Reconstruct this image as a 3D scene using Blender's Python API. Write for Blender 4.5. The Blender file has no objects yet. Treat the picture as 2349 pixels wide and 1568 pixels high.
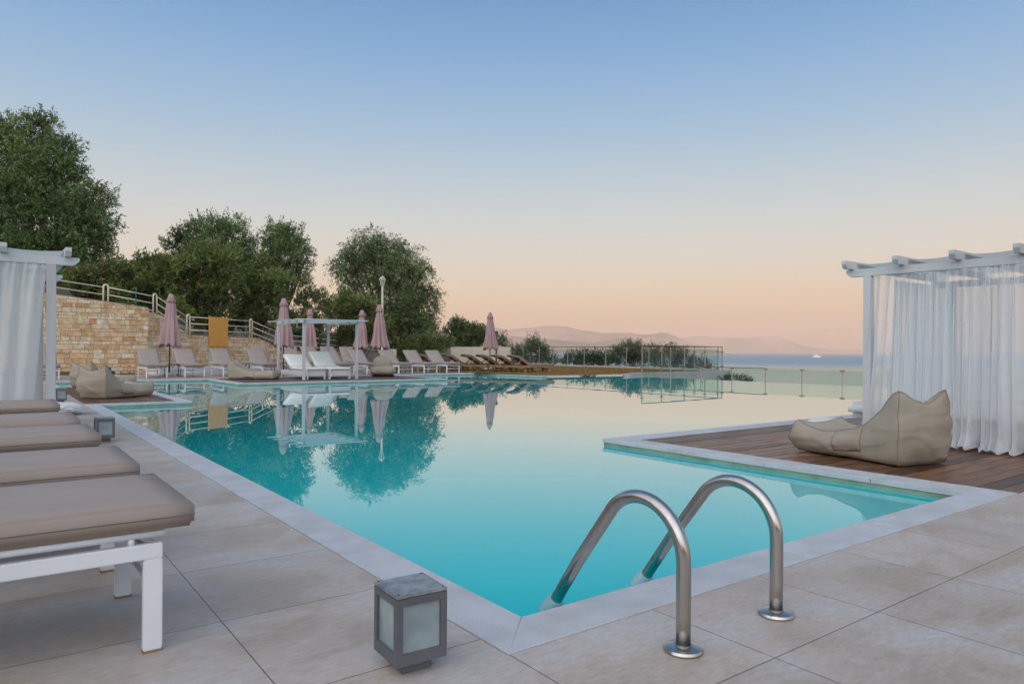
import bpy, bmesh, math, random
import numpy as np
from mathutils import Vector, Matrix, Euler, noise
random.seed(7); np.random.seed(7)
SC = bpy.context.scene
COL = SC.collection
rad = math.radians

# ---------------------------------------------------------------- camera
HEAD = rad(53.27)
cam_d = bpy.data.cameras.new("camera"); cam = bpy.data.objects.new("camera", cam_d); COL.objects.link(cam)
cam_d.sensor_width = 36.0; cam_d.lens = 24.625; cam_d.shift_y = 0.00882
cam_d.clip_start = 0.05; cam_d.clip_end = 60000
cam.matrix_world = Matrix.Translation((0, 0, 0.87)) @ Matrix.Rotation(HEAD - rad(90), 4, 'Z') @ Matrix.Rotation(rad(90), 4, 'X') @ Matrix.Rotation(0.0056, 4, 'Z')
SC.camera = cam

# ---------------------------------------------------------------- world: dusk sky
SUN_EL = rad(4.0); SUN_AZ = rad(53.27 + 180 - 22)          # heading from +X towards the sun, behind the viewer
world = bpy.data.worlds.new("World"); SC.world = world; world.use_nodes = True
nt = world.node_tree; nt.nodes.clear()
def N(tree, typ, **kw):
    n = tree.nodes.new(typ)
    for k, v in kw.items(): setattr(n, k, v)
    return n
def s2l(c):
    return tuple(((v/255)/12.92 if v/255 <= 0.04045 else ((v/255+0.055)/1.055)**2.4) for v in c)
L = nt.links.new
tc = N(nt, 'ShaderNodeTexCoord'); sep = N(nt, 'ShaderNodeSeparateXYZ'); L(tc.outputs['Generated'], sep.inputs[0])
ramp = N(nt, 'ShaderNodeValToRGB'); L(sep.outputs['Z'], ramp.inputs[0])
stops = [(0.000, (218,172,142)), (0.010, (227,180,140)), (0.034, (237,193,141)), (0.060, (236,207,163)), (0.095, (228,215,190)), (0.127, (218,218,208)),
         (0.187, (198,213,217)), (0.245, (172,201,218)), (0.300, (146,188,220)), (0.352, (125,176,219)), (0.402, (104,163,213)), (0.448, (88,149,204)), (0.70, (80,132,186)), (1.0, (72,120,174))]
cr = ramp.color_ramp
while len(cr.elements) < len(stops): cr.elements.new(0.5)
for e, (p, c) in zip(cr.elements, stops): e.position = p; e.color = (*s2l(c), 1)
# the sky opposite (where the sun has just gone) is brighter and paler
dot = N(nt, 'ShaderNodeVectorMath', operation='DOT_PRODUCT'); L(tc.outputs['Generated'], dot.inputs[0])
dot.inputs[1].default_value = (math.cos(SUN_AZ), math.sin(SUN_AZ), 0.25)
mr = N(nt, 'ShaderNodeMapRange'); L(dot.outputs['Value'], mr.inputs[0])
mr.inputs[1].default_value = 0.0; mr.inputs[2].default_value = 1.0; mr.inputs[3].default_value = 0.0; mr.inputs[4].default_value = 1.0
warm = N(nt, 'ShaderNodeMixRGB', blend_type='ADD'); L(mr.outputs[0], warm.inputs[0]); L(ramp.outputs[0], warm.inputs[1]); warm.inputs[2].default_value = (2.12, 2.02, 1.90, 1)
sky = N(nt, 'ShaderNodeTexSky', sky_type='NISHITA'); sky.sun_disc = False; sky.sun_elevation = SUN_EL
sky.sun_rotation = math.pi/2 - SUN_AZ; sky.altitude = 20
addn = N(nt, 'ShaderNodeMixRGB', blend_type='ADD'); addn.inputs[0].default_value = 0.01
L(warm.outputs[0], addn.inputs[1]); L(sky.outputs[0], addn.inputs[2])
bg = N(nt, 'ShaderNodeBackground'); L(addn.outputs[0], bg.inputs[0]); bg.inputs[1].default_value = 1.0
wo = N(nt, 'ShaderNodeOutputWorld'); L(bg.outputs[0], wo.inputs[0])

sd = bpy.data.lights.new("sun", 'SUN'); sun = bpy.data.objects.new("sun", sd); COL.objects.link(sun)
sd.energy = 3.4; sd.angle = rad(0.6); sd.color = (1.0, 0.58, 0.36)
sdir = Vector((math.cos(SUN_AZ)*math.cos(SUN_EL), math.sin(SUN_AZ)*math.cos(SUN_EL), math.sin(SUN_EL)))
sun.rotation_euler = sdir.to_track_quat('Z', 'Y').to_euler()

SC.view_settings.view_transform = 'Standard'; SC.view_settings.look = 'None'
SC.view_settings.exposure = 0.0; SC.view_settings.gamma = 1.0
SC.render.engine = 'CYCLES'
SC.cycles.max_bounces = 10; SC.cycles.transparent_max_bounces = 24; SC.cycles.volume_bounces = 1

# ---------------------------------------------------------------- survey: where a line of sight meets a plane or a distance
FP = 1606.1; HY = 804.7; SR = .0056; CH = .87
Fv = (math.cos(HEAD), math.sin(HEAD)); Rv = (math.sin(HEAD), -math.cos(HEAD))
def at(x, y, d):
    X = x + SR*(y-784); Y = y - SR*(x-1174); r = (X-1174)*d/FP
    return Vector((Rv[0]*r+Fv[0]*d, Rv[1]*r+Fv[1]*d, CH-(Y-HY)*d/FP))

# ---------------------------------------------------------------- tags and builders
def tag(o, label=None, cat=None, group=None, kind=None):
    if label: o['label'] = label
    if cat: o['category'] = cat
    if group: o['group'] = group
    if kind: o['kind'] = kind
    return o
def empty(name, loc=(0,0,0), rz=0):
    o = bpy.data.objects.new(name, None); COL.objects.link(o); o.location = loc; o.rotation_euler = (0,0,rz); o.empty_display_size = .1
    return o
def thing(name, label, cat, loc=(0,0,0), rz=0, group=None):
    return tag(empty(name, loc, rz), label, cat, group)
def copy_tree(o, parent=None):
    c = o.copy(); COL.objects.link(c)
    if parent: c.parent = parent
    for ch in list(o.children): copy_tree(ch, c)
    return c
class MB:
    def __init__(s): s.v = []; s.f = []
    def add(s, vs, fs):
        b = len(s.v); s.v += [tuple(v) for v in vs]; s.f += [tuple(i+b for i in f) for f in fs]; return s
    def box(s, x0, x1, y0, y1, z0, z1, M=None):
        vs = [Vector((x, y, z)) for z in (z0, z1) for y in (y0, y1) for x in (x0, x1)]
        if M: vs = [M @ v for v in vs]
        return s.add(vs, [(0,2,3,1),(4,5,7,6),(0,1,5,4),(2,6,7,3),(0,4,6,2),(1,3,7,5)])
    def prism(s, pts, z0, z1, M=None):          # pts: plan polygon, counter-clockwise
        n = len(pts); vs = [Vector((*p[:2], z0)) for p in pts]+[Vector((*p[:2], z1)) for p in pts]
        if M: vs = [M @ v for v in vs]
        return s.add(vs, [tuple(range(n-1,-1,-1)), tuple(range(n,2*n))]+[(i,(i+1)%n,n+(i+1)%n,n+i) for i in range(n)])
    def tube(s, pts, r, n=10, cap=True):
        pts = [Vector(p) for p in pts]; rs = r if isinstance(r, (list, tuple)) else [r]*len(pts)
        rings = []; up = None
        for i, p in enumerate(pts):
            t = (pts[min(i+1,len(pts)-1)]-pts[max(i-1,0)]).normalized()
            if up is None:
                up = Vector((0,0,1)) if abs(t.z) < .9 else Vector((1,0,0))
            a = t.cross(up).normalized(); up = a.cross(t).normalized()
            rings.append([p+(a*math.cos(2*math.pi*k/n)+up*math.sin(2*math.pi*k/n))*rs[i] for k in range(n)])
        vs = [v for rg in rings for v in rg]; m = len(pts)
        fs = [(i*n+k, i*n+(k+1)%n, (i+1)*n+(k+1)%n, (i+1)*n+k) for i in range(m-1) for k in range(n)]
        if cap: fs += [tuple(range(n-1,-1,-1)), tuple((m-1)*n+k for k in range(n))]
        return s.add(vs, fs)
    def lathe(s, prof, n=24, c=(0,0,0), fold=None):
        vs = []; m = len(prof)
        for j, (r, z) in enumerate(prof):
            for k in range(n):
                a = 2*math.pi*k/n; rr = r*(fold(a, j/(m-1)) if fold else 1)
                vs.append((c[0]+rr*math.cos(a), c[1]+rr*math.sin(a), c[2]+z))
        fs = [(j*n+k, j*n+(k+1)%n, (j+1)*n+(k+1)%n, (j+1)*n+k) for j in range(m-1) for k in range(n)]
        fs += [tuple(range(n-1,-1,-1)), tuple((m-1)*n+k for k in range(n))]
        return s.add(vs, fs)
    def build(s, name, mat, parent=None, smooth=False, bevel=0, sub=0, seg=2, loc=None):
        me = bpy.data.meshes.new(name); me.from_pydata(s.v, [], s.f); me.update()
        if mat: me.materials.append(mat)
        o = bpy.data.objects.new(name, me); COL.objects.link(o)
        if parent: o.parent = parent
        if loc: o.location = loc
        if bevel or smooth:
            bm = bmesh.new(); bm.from_mesh(me)
            bmesh.ops.recalc_face_normals(bm, faces=bm.faces)
            if bevel:
                ed = [e for e in bm.edges if e.is_manifold and e.calc_face_angle(0) > .5]
                bmesh.ops.bevel(bm, geom=ed, offset=bevel, segments=seg, affect='EDGES', clamp_overlap=True)
            bm.to_mesh(me); bm.free()
        if smooth:
            me.shade_smooth()
            if smooth != True:
                me.set_sharp_from_angle(angle=rad(smooth))
        if sub:
            md = o.modifiers.new('subdivision', 'SUBSURF'); md.levels = md.render_levels = sub
        return o
def struct(mb, name, mat, **kw):
    return tag(mb.build(name, mat, **kw), kind='structure')

# ---------------------------------------------------------------- materials
def newmat(name):
    m = bpy.data.materials.new(name); m.use_nodes = True; t = m.node_tree; b = t.nodes['Principled BSDF']
    return m, t, b
def ramp_node(t, cols, pos=None, interp='LINEAR'):
    r = N(t, 'ShaderNodeValToRGB'); e = r.color_ramp.elements; r.color_ramp.interpolation = interp
    pos = pos or [i/(len(cols)-1) for i in range(len(cols))]
    while len(e) < len(cols): e.new(.5)
    for el, p, c in zip(e, pos, cols): el.position = p; el.color = (*c, 1)
    return r
def nz(t, scale, detail=4, rough=.55, coord='Object', stretch=None, dist=0):
    tc = N(t, 'ShaderNodeTexCoord'); mp = N(t, 'ShaderNodeMapping'); t.links.new(tc.outputs[coord], mp.inputs[0])
    if stretch: mp.inputs['Scale'].default_value = stretch
    n = N(t, 'ShaderNodeTexNoise'); n.inputs['Scale'].default_value = scale; n.inputs['Detail'].default_value = detail; n.inputs['Roughness'].default_value = rough; n.inputs['Distortion'].default_value = dist
    t.links.new(mp.outputs[0], n.inputs['Vector']); return n
def bump(t, b, src, strength=.3, dist=.01):
    bp = N(t, 'ShaderNodeBump'); bp.inputs['Strength'].default_value = strength; bp.inputs['Distance'].default_value = dist
    t.links.new(src, bp.inputs['Height']); t.links.new(bp.outputs[0], b.inputs['Normal']); return bp
def mat_noise(name, c1, c2, scale=6, rough=.6, bs=.2, bd=.005, metal=0, stretch=None, detail=5, fine=None, coord='Object', lo=.35, hi=.65):
    m, t, b = newmat(name); n = nz(t, scale, detail, coord=coord, stretch=stretch)
    r = ramp_node(t, [c1, c2], [lo, hi]); t.links.new(n.outputs[0], r.inputs[0]); t.links.new(r.outputs[0], b.inputs['Base Color'])
    b.inputs['Roughness'].default_value = rough; b.inputs['Metallic'].default_value = metal
    f = nz(t, fine or scale*8, 3, coord=coord, stretch=stretch)
    if bs: bump(t, b, f.outputs[0], bs, bd)
    return m
def mat_island(name, cols, rough=.7, nscale=8, namt=.35, stretch=None, bs=.4, bd=.01, bscale=60):
    m, t, b = newmat(name); g = N(t, 'ShaderNodeNewGeometry'); r = ramp_node(t, cols); t.links.new(g.outputs['Random Per Island'], r.inputs[0])
    n = nz(t, nscale, 6, .6, stretch=stretch); r2 = ramp_node(t, [(1-namt,)*3, (1+namt*.6,)*3], [.3, .7]); t.links.new(n.outputs[0], r2.inputs[0])
    mx = N(t, 'ShaderNodeMixRGB', blend_type='MULTIPLY'); mx.inputs[0].default_value = 1; t.links.new(r.outputs[0], mx.inputs[1]); t.links.new(r2.outputs[0], mx.inputs[2])
    t.links.new(mx.outputs[0], b.inputs['Base Color']); b.inputs['Roughness'].default_value = rough
    n3 = nz(t, bscale, 4, stretch=stretch); bump(t, b, n3.outputs[0], bs, bd)
    return m, t, b, mx
M = {}
# paving tiles: 0.6 m grid, cloudy travertine look, some of it damp
m, t, b = newmat('paving_tile'); M['tile'] = m
tcn = N(t, 'ShaderNodeTexCoord'); mp = N(t, 'ShaderNodeMapping'); mp.inputs['Location'].default_value = (0, -1.15, 0); t.links.new(tcn.outputs['Object'], mp.inputs[0])
br = N(t, 'ShaderNodeTexBrick'); br.offset = 0; br.squash = 1; t.links.new(mp.outputs[0], br.inputs['Vector'])
for k, v in {'Scale': 1, 'Brick Width': .6, 'Row Height': .6, 'Mortar Size': .0022, 'Mortar Smooth': .35, 'Bias': 0}.items(): br.inputs[k].default_value = v
br.inputs['Color1'].default_value = (1,1,1,1); br.inputs['Color2'].default_value = (.86,.86,.86,1); br.inputs['Mortar'].default_value = (.30,.28,.25,1)
n1 = nz(t, 2.0, 7, .62, stretch=(1, 1.5, 1), dist=.5); r1 = ramp_node(t, [(.39,.30,.225), (.475,.395,.33), (.49,.45,.415)], [.36,.5,.62]); t.links.new(n1.outputs[0], r1.inputs[0])
n2 = nz(t, 22, 5, .7, stretch=(1, 2.5, 1)); r2 = ramp_node(t, [(.80,)*3,(1.10,)*3],[.3,.7]); t.links.new(n2.outputs[0], r2.inputs[0])
n4 = nz(t, 3.5, 5, .7); r4 = ramp_node(t, [(.50,.42,.34),(1,1,1)],[.24,.36]); t.links.new(n4.outputs[0], r4.inputs[0])
a1 = N(t, 'ShaderNodeMixRGB', blend_type='MULTIPLY'); a1.inputs[0].default_value = 1; t.links.new(r1.outputs[0], a1.inputs[1]); t.links.new(r2.outputs[0], a1.inputs[2])
a2 = N(t, 'ShaderNodeMixRGB', blend_type='MULTIPLY'); a2.inputs[0].default_value = 1; t.links.new(a1.outputs[0], a2.inputs[1]); t.links.new(br.outputs['Color'], a2.inputs[2])
a3 = N(t, 'ShaderNodeMixRGB', blend_type='MULTIPLY'); a3.inputs[0].default_value = .3; t.links.new(a2.outputs[0], a3.inputs[1]); t.links.new(r4.outputs[0], a3.inputs[2])
t.links.new(a3.outputs[0], b.inputs['Base Color'])
rr = ramp_node(t, [(.30,)*3,(.55,)*3],[.35,.65]); t.links.new(n1.outputs[0], rr.inputs[0]); t.links.new(rr.outputs[0], b.inputs['Roughness'])
mm = N(t, 'ShaderNodeMath', operation='MULTIPLY'); mm.inputs[1].default_value = -1.0; t.links.new(br.outputs['Fac'], mm.inputs[0])
bp1 = bump(t, b, mm.outputs[0], .7, .002)
bp2 = N(t, 'ShaderNodeBump'); bp2.inputs['Strength'].default_value = .12; bp2.inputs['Distance'].default_value = .004; t.links.new(n2.outputs[0], bp2.inputs['Height']); t.links.new(bp1.outputs[0], bp2.inputs['Normal']); t.links.new(bp2.outputs[0], b.inputs['Normal'])
# white granite coping
m, t, b = newmat('coping_stone'); M['coping'] = m
n1 = nz(t, 260, 2, .8); r1 = ramp_node(t, [(.26,.26,.27),(.47,.48,.49),(.56,.56,.57)],[.30,.45,.7]); t.links.new(n1.outputs[0], r1.inputs[0])
n2 = nz(t, 5, 5, .6); r2 = ramp_node(t, [(.84,.82,.78),(1.02,1.02,1.02)],[.3,.6]); t.links.new(n2.outputs[0], r2.inputs[0])
a1 = N(t, 'ShaderNodeMixRGB', blend_type='MULTIPLY'); a1.inputs[0].default_value = 1; t.links.new(r1.outputs[0], a1.inputs[1]); t.links.new(r2.outputs[0], a1.inputs[2]); t.links.new(a1.outputs[0], b.inputs['Base Color'])
b.inputs['Roughness'].default_value = .7; bump(t, b, n1.outputs[0], .35, .002)
M['grout'] = mat_noise('dark_grout', (.22,.20,.16), (.30,.27,.22), 20)
# pool interior
M['basin'] = mat_noise('pool_tile', (.004,.40,.47), (.006,.44,.51), .5, .5, 0)
M['waterline'] = mat_noise('waterline_tile', (.16,.24,.17), (.26,.35,.26), 9, .4, .1, .002)
# pool water
m, t, b = newmat('pool_water'); M['water'] = m; t.nodes.remove(b)
out = t.nodes['Material Output']; tr = N(t, 'ShaderNodeBsdfTransparent'); tr.inputs[0].default_value = (.80,.98,1,1)
gl = N(t, 'ShaderNodeBsdfGlossy'); gl.inputs['Roughness'].default_value = 0.0; gl.inputs['Color'].default_value = (1,1,1,1)
g = N(t, 'ShaderNodeNewGeometry'); dp = N(t, 'ShaderNodeVectorMath', operation='DOT_PRODUCT'); t.links.new(g.outputs['Incoming'], dp.inputs[0]); t.links.new(g.outputs['Normal'], dp.inputs[1])
ab = N(t, 'ShaderNodeMath', operation='ABSOLUTE'); t.links.new(dp.outputs['Value'], ab.inputs[0]); sb = N(t, 'ShaderNodeMath', operation='SUBTRACT'); sb.inputs[0].default_value = 1; t.links.new(ab.outputs[0], sb.inputs[1])
pw = N(t, 'ShaderNodeMath', operation='POWER'); pw.inputs[1].default_value = 5; t.links.new(sb.outputs[0], pw.inputs[0]); fr = N(t, 'ShaderNodeMath', operation='MULTIPLY_ADD'); fr.use_clamp = True; t.links.new(pw.outputs[0], fr.inputs[0]); fr.inputs[1].default_value = 1.45; fr.inputs[2].default_value = -.10; mxs = N(t, 'ShaderNodeMixShader')
n1 = nz(t, .9, 2, .5, stretch=(1,1,1)); bpw = N(t, 'ShaderNodeBump'); bpw.inputs['Strength'].default_value = .035; bpw.inputs['Distance'].default_value = .01; t.links.new(n1.outputs[0], bpw.inputs['Height']); t.links.new(bpw.outputs[0], gl.inputs['Normal'])
dfw = N(t, 'ShaderNodeBsdfDiffuse'); dfw.inputs[0].default_value = (.0,.54,.545,1); bdy = N(t, 'ShaderNodeMixShader'); bdy.inputs[0].default_value = .86; t.links.new(tr.outputs[0], bdy.inputs[1]); t.links.new(dfw.outputs[0], bdy.inputs[2])
cp = N(t, 'ShaderNodeMath', operation='MINIMUM'); cp.inputs[1].default_value = .80; t.links.new(fr.outputs[0], cp.inputs[0]); t.links.new(cp.outputs[0], mxs.inputs[0]); t.links.new(bdy.outputs[0], mxs.inputs[1]); t.links.new(gl.outputs[0], mxs.inputs[2]); t.links.new(mxs.outputs[0], out.inputs[0])
# wood decking
m, t, b, mx = mat_island('decking_boards', [(.06,.022,.011),(.13,.055,.027),(.22,.105,.052),(.08,.032,.016)], .6, 2.6, .75, stretch=(1,9,1), bs=.5, bd=.004, bscale=14); M['deck'] = m; b.inputs['Specular IOR Level'].default_value = .22
n = nz(t, 1.6, 5, .65, stretch=(1,2.2,1), dist=.6); r = ramp_node(t, [(.0,)*3,(.85,)*3],[.56,.68]); t.links.new(n.outputs[0], r.inputs[0])
mw = N(t, 'ShaderNodeMixRGB'); t.links.new(r.outputs[0], mw.inputs[0]); t.links.new(mx.outputs[0], mw.inputs[1]); mw.inputs[2].default_value = (.24,.16,.11,1); t.links.new(mw.outputs[0], b.inputs['Base Color'])
rr = ramp_node(t, [(.34,)*3,(.75,)*3]); t.links.new(r.outputs[0], rr.inputs[0]); t.links.new(rr.outputs[0], b.inputs['Roughness'])
m, t, b, mx = mat_island('decking_boards_lengthwise', [(.07,.036,.024),(.12,.062,.04),(.15,.085,.06)], .5, 2.2, .4, stretch=(9,1,1), bs=.5, bd=.004, bscale=14); M['deck2'] = m
M['white_metal'] = mat_noise('white_painted_metal', (.70,.72,.74), (.76,.77,.79), 4, .38, .05, .001)
M['taupe'] = mat_noise('taupe_cushion_fabric', (.30,.24,.205), (.345,.285,.245), 1.5, .85, .25, .0012, fine=900)
M['taupe_dark'] = mat_noise('brown_sling_mesh', (.14,.09,.075), (.18,.12,.10), 30, .8, .3, .001, fine=600)
m, t, b = newmat('beige_canvas'); M['canvas'] = m
n = nz(t, 2.0, 5); r = ramp_node(t, [(.29,.24,.18), (.355,.305,.235)], [.35,.65]); t.links.new(n.outputs[0], r.inputs[0]); t.links.new(r.outputs[0], b.inputs['Base Color']); b.inputs['Roughness'].default_value = .9
nw = nz(t, 3.2, 3, .5, stretch=(.8,.8,2.6), dist=.9); nw.noise_type = 'RIDGED_MULTIFRACTAL'; bw = bump(t, b, nw.outputs[0], .5, .035); nf = nz(t, 500, 2, .6); b3 = N(t, 'ShaderNodeBump'); b3.inputs['Strength'].default_value = .3; b3.inputs['Distance'].default_value = .001; t.links.new(nf.outputs[0], b3.inputs['Height']); t.links.new(bw.outputs[0], b3.inputs['Normal']); t.links.new(b3.outputs[0], b.inputs['Normal'])
M['seam'] = mat_noise('seam_thread', (.19,.15,.105), (.24,.19,.14), 10, .9, 0)
M['white_wood'] = mat_noise('white_washed_wood', (.40,.39,.395), (.58,.57,.57), 3, .6, .3, .002, stretch=(1,1,.12), fine=40)
M['white_wood_h'] = mat_noise('white_washed_beam', (.46,.46,.465), (.66,.66,.66), 3, .6, .3, .002, stretch=(.15,.15,1), fine=40)
M['white_fabric'] = mat_noise('white_cushion_fabric', (.66,.64,.57), (.76,.75,.72), 3, .9, .3, .002, fine=60)
M['shade0'] = mat_noise('pale_shade_cloth', (.40,.42,.38), (.47,.48,.44), 2, .9, .1, .001)
M['mauve'] = mat_noise('mauve_parasol_canvas', (.35,.225,.225), (.40,.265,.26), 3, .9, .2, .002, fine=50)
M['black'] = mat_noise('dark_metal', (.018,.018,.02), (.03,.03,.032), 8, .45, 0)
M['concrete'] = mat_noise('pale_concrete', (.34,.32,.27), (.42,.39,.33), 8, .8, .3, .003)
M['cream'] = mat_noise('cream_render', (.50,.45,.36), (.55,.50,.41), 2, .85, .3, .002)
M['grey_wall'] = mat_noise('grey_render', (.40,.38,.37), (.46,.44,.42), 2, .85, .2, .002)
M['white_rend'] = mat_noise('white_ledge_render', (.58,.57,.56), (.66,.65,.63), 3, .8, .2, .002)
M['rail'] = mat_noise('cream_rail_paint', (.72,.61,.45), (.80,.69,.52), 5, .5, .05, .001)
M['green_paint'] = mat_noise('green_pole_paint', (.03,.12,.09), (.05,.18,.13), 12, .6, 0)
M['steel'] = mat_noise('stainless_steel', (.40,.375,.35), (.50,.47,.44), 30, .24, .06, .0006, metal=1, stretch=(1,1,.2), fine=300)
M['post_steel'] = mat_noise('brushed_post_steel', (.42,.36,.32), (.52,.47,.42), 8, .35, 0, metal=.7)
M['clamp'] = mat_noise('tarnished_clamp', (.30,.22,.13), (.42,.32,.2), 8, .4, 0, metal=.6)
M['rail_dark'] = mat_noise('dark_top_rail', (.06,.05,.05), (.10,.08,.08), 8, .4, 0, metal=.5)
M['grey_metal'] = mat_noise('grey_lamp_paint', (.095,.10,.108), (.12,.125,.132), 6, .5, .05, .001)
M['grey_lid'] = mat_noise('weathered_grey_lid', (.14,.155,.165), (.27,.29,.30), 22, .5, .1, .001)
M['teak'] = mat_noise('weathered_teak', (.22,.125,.05), (.36,.22,.10), 3, .65, .3, .003, stretch=(.3,3,3), fine=60)
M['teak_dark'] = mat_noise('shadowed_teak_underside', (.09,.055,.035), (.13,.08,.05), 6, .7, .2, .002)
M['purple'] = mat_noise('mauve_grey_cushion', (.24,.17,.22), (.30,.22,.27), 3, .9, .2, .002)
M['purple_grey'] = mat_noise('slate_grey_cushion', (.15,.125,.14), (.20,.17,.185), 3, .9, .2, .002)
M['bark'] = mat_noise('grey_bark', (.06,.045,.035), (.13,.10,.075), 9, .9, .6, .02)
M['plastic'] = mat_noise('translucent_bracket_plastic', (.22,.38,.43), (.28,.44,.48), 9, .3, 0)
M['boat'] = mat_noise('white_boat_paint', (.75,.74,.72), (.8,.8,.78), 2, .5, 0)
# oriented strand board
m, t, b = newmat('strand_board'); M['osb'] = m
tcn = N(t, 'ShaderNodeTexCoord'); mp = N(t, 'ShaderNodeMapping'); mp.inputs['Scale'].default_value = (26, 26, 60); mp.inputs['Rotation'].default_value = (.4,.5,.3); t.links.new(tcn.outputs['Object'], mp.inputs[0])
vo = N(t, 'ShaderNodeTexVoronoi'); vo.inputs['Scale'].default_value = 1; t.links.new(mp.outputs[0], vo.inputs['Vector'])
r = ramp_node(t, [(.50,.20,.03),(.70,.33,.06),(.80,.43,.11)]); t.links.new(vo.outputs['Color'], r.inputs[0]); t.links.new(r.outputs[0], b.inputs['Base Color']); b.inputs['Roughness'].default_value = .7
# masonry
m, t, b, mx = mat_island('ashlar_stone', [(.60,.37,.18),(.71,.51,.29),(.75,.60,.41),(.67,.43,.22),(.77,.67,.53),(.69,.48,.26),(.56,.31,.14),(.76,.61,.42),(.73,.56,.36)], .85, 5, .38, bs=.9, bd=.03, bscale=26); M['stone'] = m
M['mortar'] = mat_noise('pale_mortar', (.27,.22,.16), (.34,.28,.21), 8, .9, .3, .004)
# foliage
def leaf(name, cols, trans=.3):
    m, t, b = newmat(name); g = N(t, 'ShaderNodeNewGeometry'); r = ramp_node(t, cols); t.links.new(g.outputs['Random Per Island'], r.inputs[0])
    n = nz(t, .9, 3); r2 = ramp_node(t, [(.5,)*3,(1.5,)*3],[.36,.64]); t.links.new(n.outputs[0], r2.inputs[0])
    mx = N(t, 'ShaderNodeMixRGB', blend_type='MULTIPLY'); mx.inputs[0].default_value = 1; t.links.new(r.outputs[0], mx.inputs[1]); t.links.new(r2.outputs[0], mx.inputs[2])
    t.links.new(mx.outputs[0], b.inputs['Base Color']); b.inputs['Roughness'].default_value = .55
    tl = N(t, 'ShaderNodeBsdfTranslucent'); t.links.new(mx.outputs[0], tl.inputs[0]); ms = N(t, 'ShaderNodeMixShader'); ms.inputs[0].default_value = trans
    t.links.new(b.outputs[0], ms.inputs[1]); t.links.new(tl.outputs[0], ms.inputs[2]); t.links.new(ms.outputs[0], t.nodes['Material Output'].inputs[0])
    return m
M['olive'] = leaf('olive_leaves', [(.045,.09,.022),(.10,.175,.045),(.24,.30,.12),(.07,.13,.035)])
M['willow'] = leaf('feathery_leaves', [(.065,.115,.035),(.12,.185,.06),(.20,.26,.11)])
M['oleander'] = leaf('oleander_leaves', [(.065,.13,.025),(.12,.19,.045),(.25,.25,.08),(.08,.14,.035)])
M['scrub'] = leaf('scrub_leaves', [(.07,.10,.045),(.11,.15,.07),(.15,.18,.10)])
M['flower'] = leaf('pink_flowers', [(.55,.05,.16),(.65,.10,.22),(.45,.04,.10)], .3)
# grass
m, t, b = newmat('dry_grass'); M['lawn'] = m
n1 = nz(t, 1.3, 6, .65, stretch=(1,1,1)); r1 = ramp_node(t, [(.20,.10,.035),(.27,.16,.05),(.17,.15,.045)],[.35,.5,.65]); t.links.new(n1.outputs[0], r1.inputs[0])
n2 = nz(t, 40, 4, .7); r2 = ramp_node(t, [(.6,)*3,(1.3,)*3],[.3,.7]); t.links.new(n2.outputs[0], r2.inputs[0])
a1 = N(t, 'ShaderNodeMixRGB', blend_type='MULTIPLY'); a1.inputs[0].default_value = 1; t.links.new(r1.outputs[0], a1.inputs[1]); t.links.new(r2.outputs[0], a1.inputs[2]); t.links.new(a1.outputs[0], b.inputs['Base Color']); b.inputs['Roughness'].default_value = .95; bump(t, b, n2.outputs[0], 1, .03)
M['soil'] = mat_noise('scrubby_soil', (.06,.06,.03), (.13,.10,.055), .8, .95, .6, .05)
M['hill'] = mat_noise('wooded_hillside', (.03,.045,.02), (.10,.085,.05), .06, .95, .6, .4, detail=8)
# glass
def glassmat(name, tint, gloss=(1,1,1)):
    m, t, b = newmat(name); t.nodes.remove(b); tr = N(t, 'ShaderNodeBsdfTransparent'); tr.inputs[0].default_value = (*tint,1)
    gl = N(t, 'ShaderNodeBsdfGlossy'); gl.inputs['Roughness'].default_value = .0
    g = N(t, 'ShaderNodeNewGeometry'); dp = N(t, 'ShaderNodeVectorMath', operation='DOT_PRODUCT'); t.links.new(g.outputs['Incoming'], dp.inputs[0]); t.links.new(g.outputs['Normal'], dp.inputs[1])
    ab = N(t, 'ShaderNodeMath', operation='ABSOLUTE'); t.links.new(dp.outputs['Value'], ab.inputs[0]); sb = N(t, 'ShaderNodeMath', operation='SUBTRACT'); sb.inputs[0].default_value = 1; t.links.new(ab.outputs[0], sb.inputs[1])
    pw = N(t, 'ShaderNodeMath', operation='POWER'); pw.inputs[1].default_value = 5; t.links.new(sb.outputs[0], pw.inputs[0]); fr = N(t, 'ShaderNodeMath', operation='MULTIPLY_ADD'); t.links.new(pw.outputs[0], fr.inputs[0]); fr.inputs[1].default_value = .9; fr.inputs[2].default_value = .035
    ms = N(t, 'ShaderNodeMixShader'); t.links.new(fr.outputs[0], ms.inputs[0]); t.links.new(tr.outputs[0], ms.inputs[1]); t.links.new(gl.outputs[0], ms.inputs[2]); t.links.new(ms.outputs[0], t.nodes['Material Output'].inputs[0]); return m
M['glass'] = glassmat('green_tinted_glass', (.92,.965,.945)); M['glass_low'] = glassmat('sea_green_glass', (.88,.955,.925))
m, t, b = newmat('frosted_glass'); M['frost'] = m
n = nz(t, 5, 3); r = ramp_node(t, [(.20,.25,.27),(.36,.43,.44)],[.35,.65]); t.links.new(n.outputs[0], r.inputs[0]); t.links.new(r.outputs[0], b.inputs['Base Color']); b.inputs['Roughness'].default_value = .16; b.inputs['Coat Weight'].default_value = .4
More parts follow.
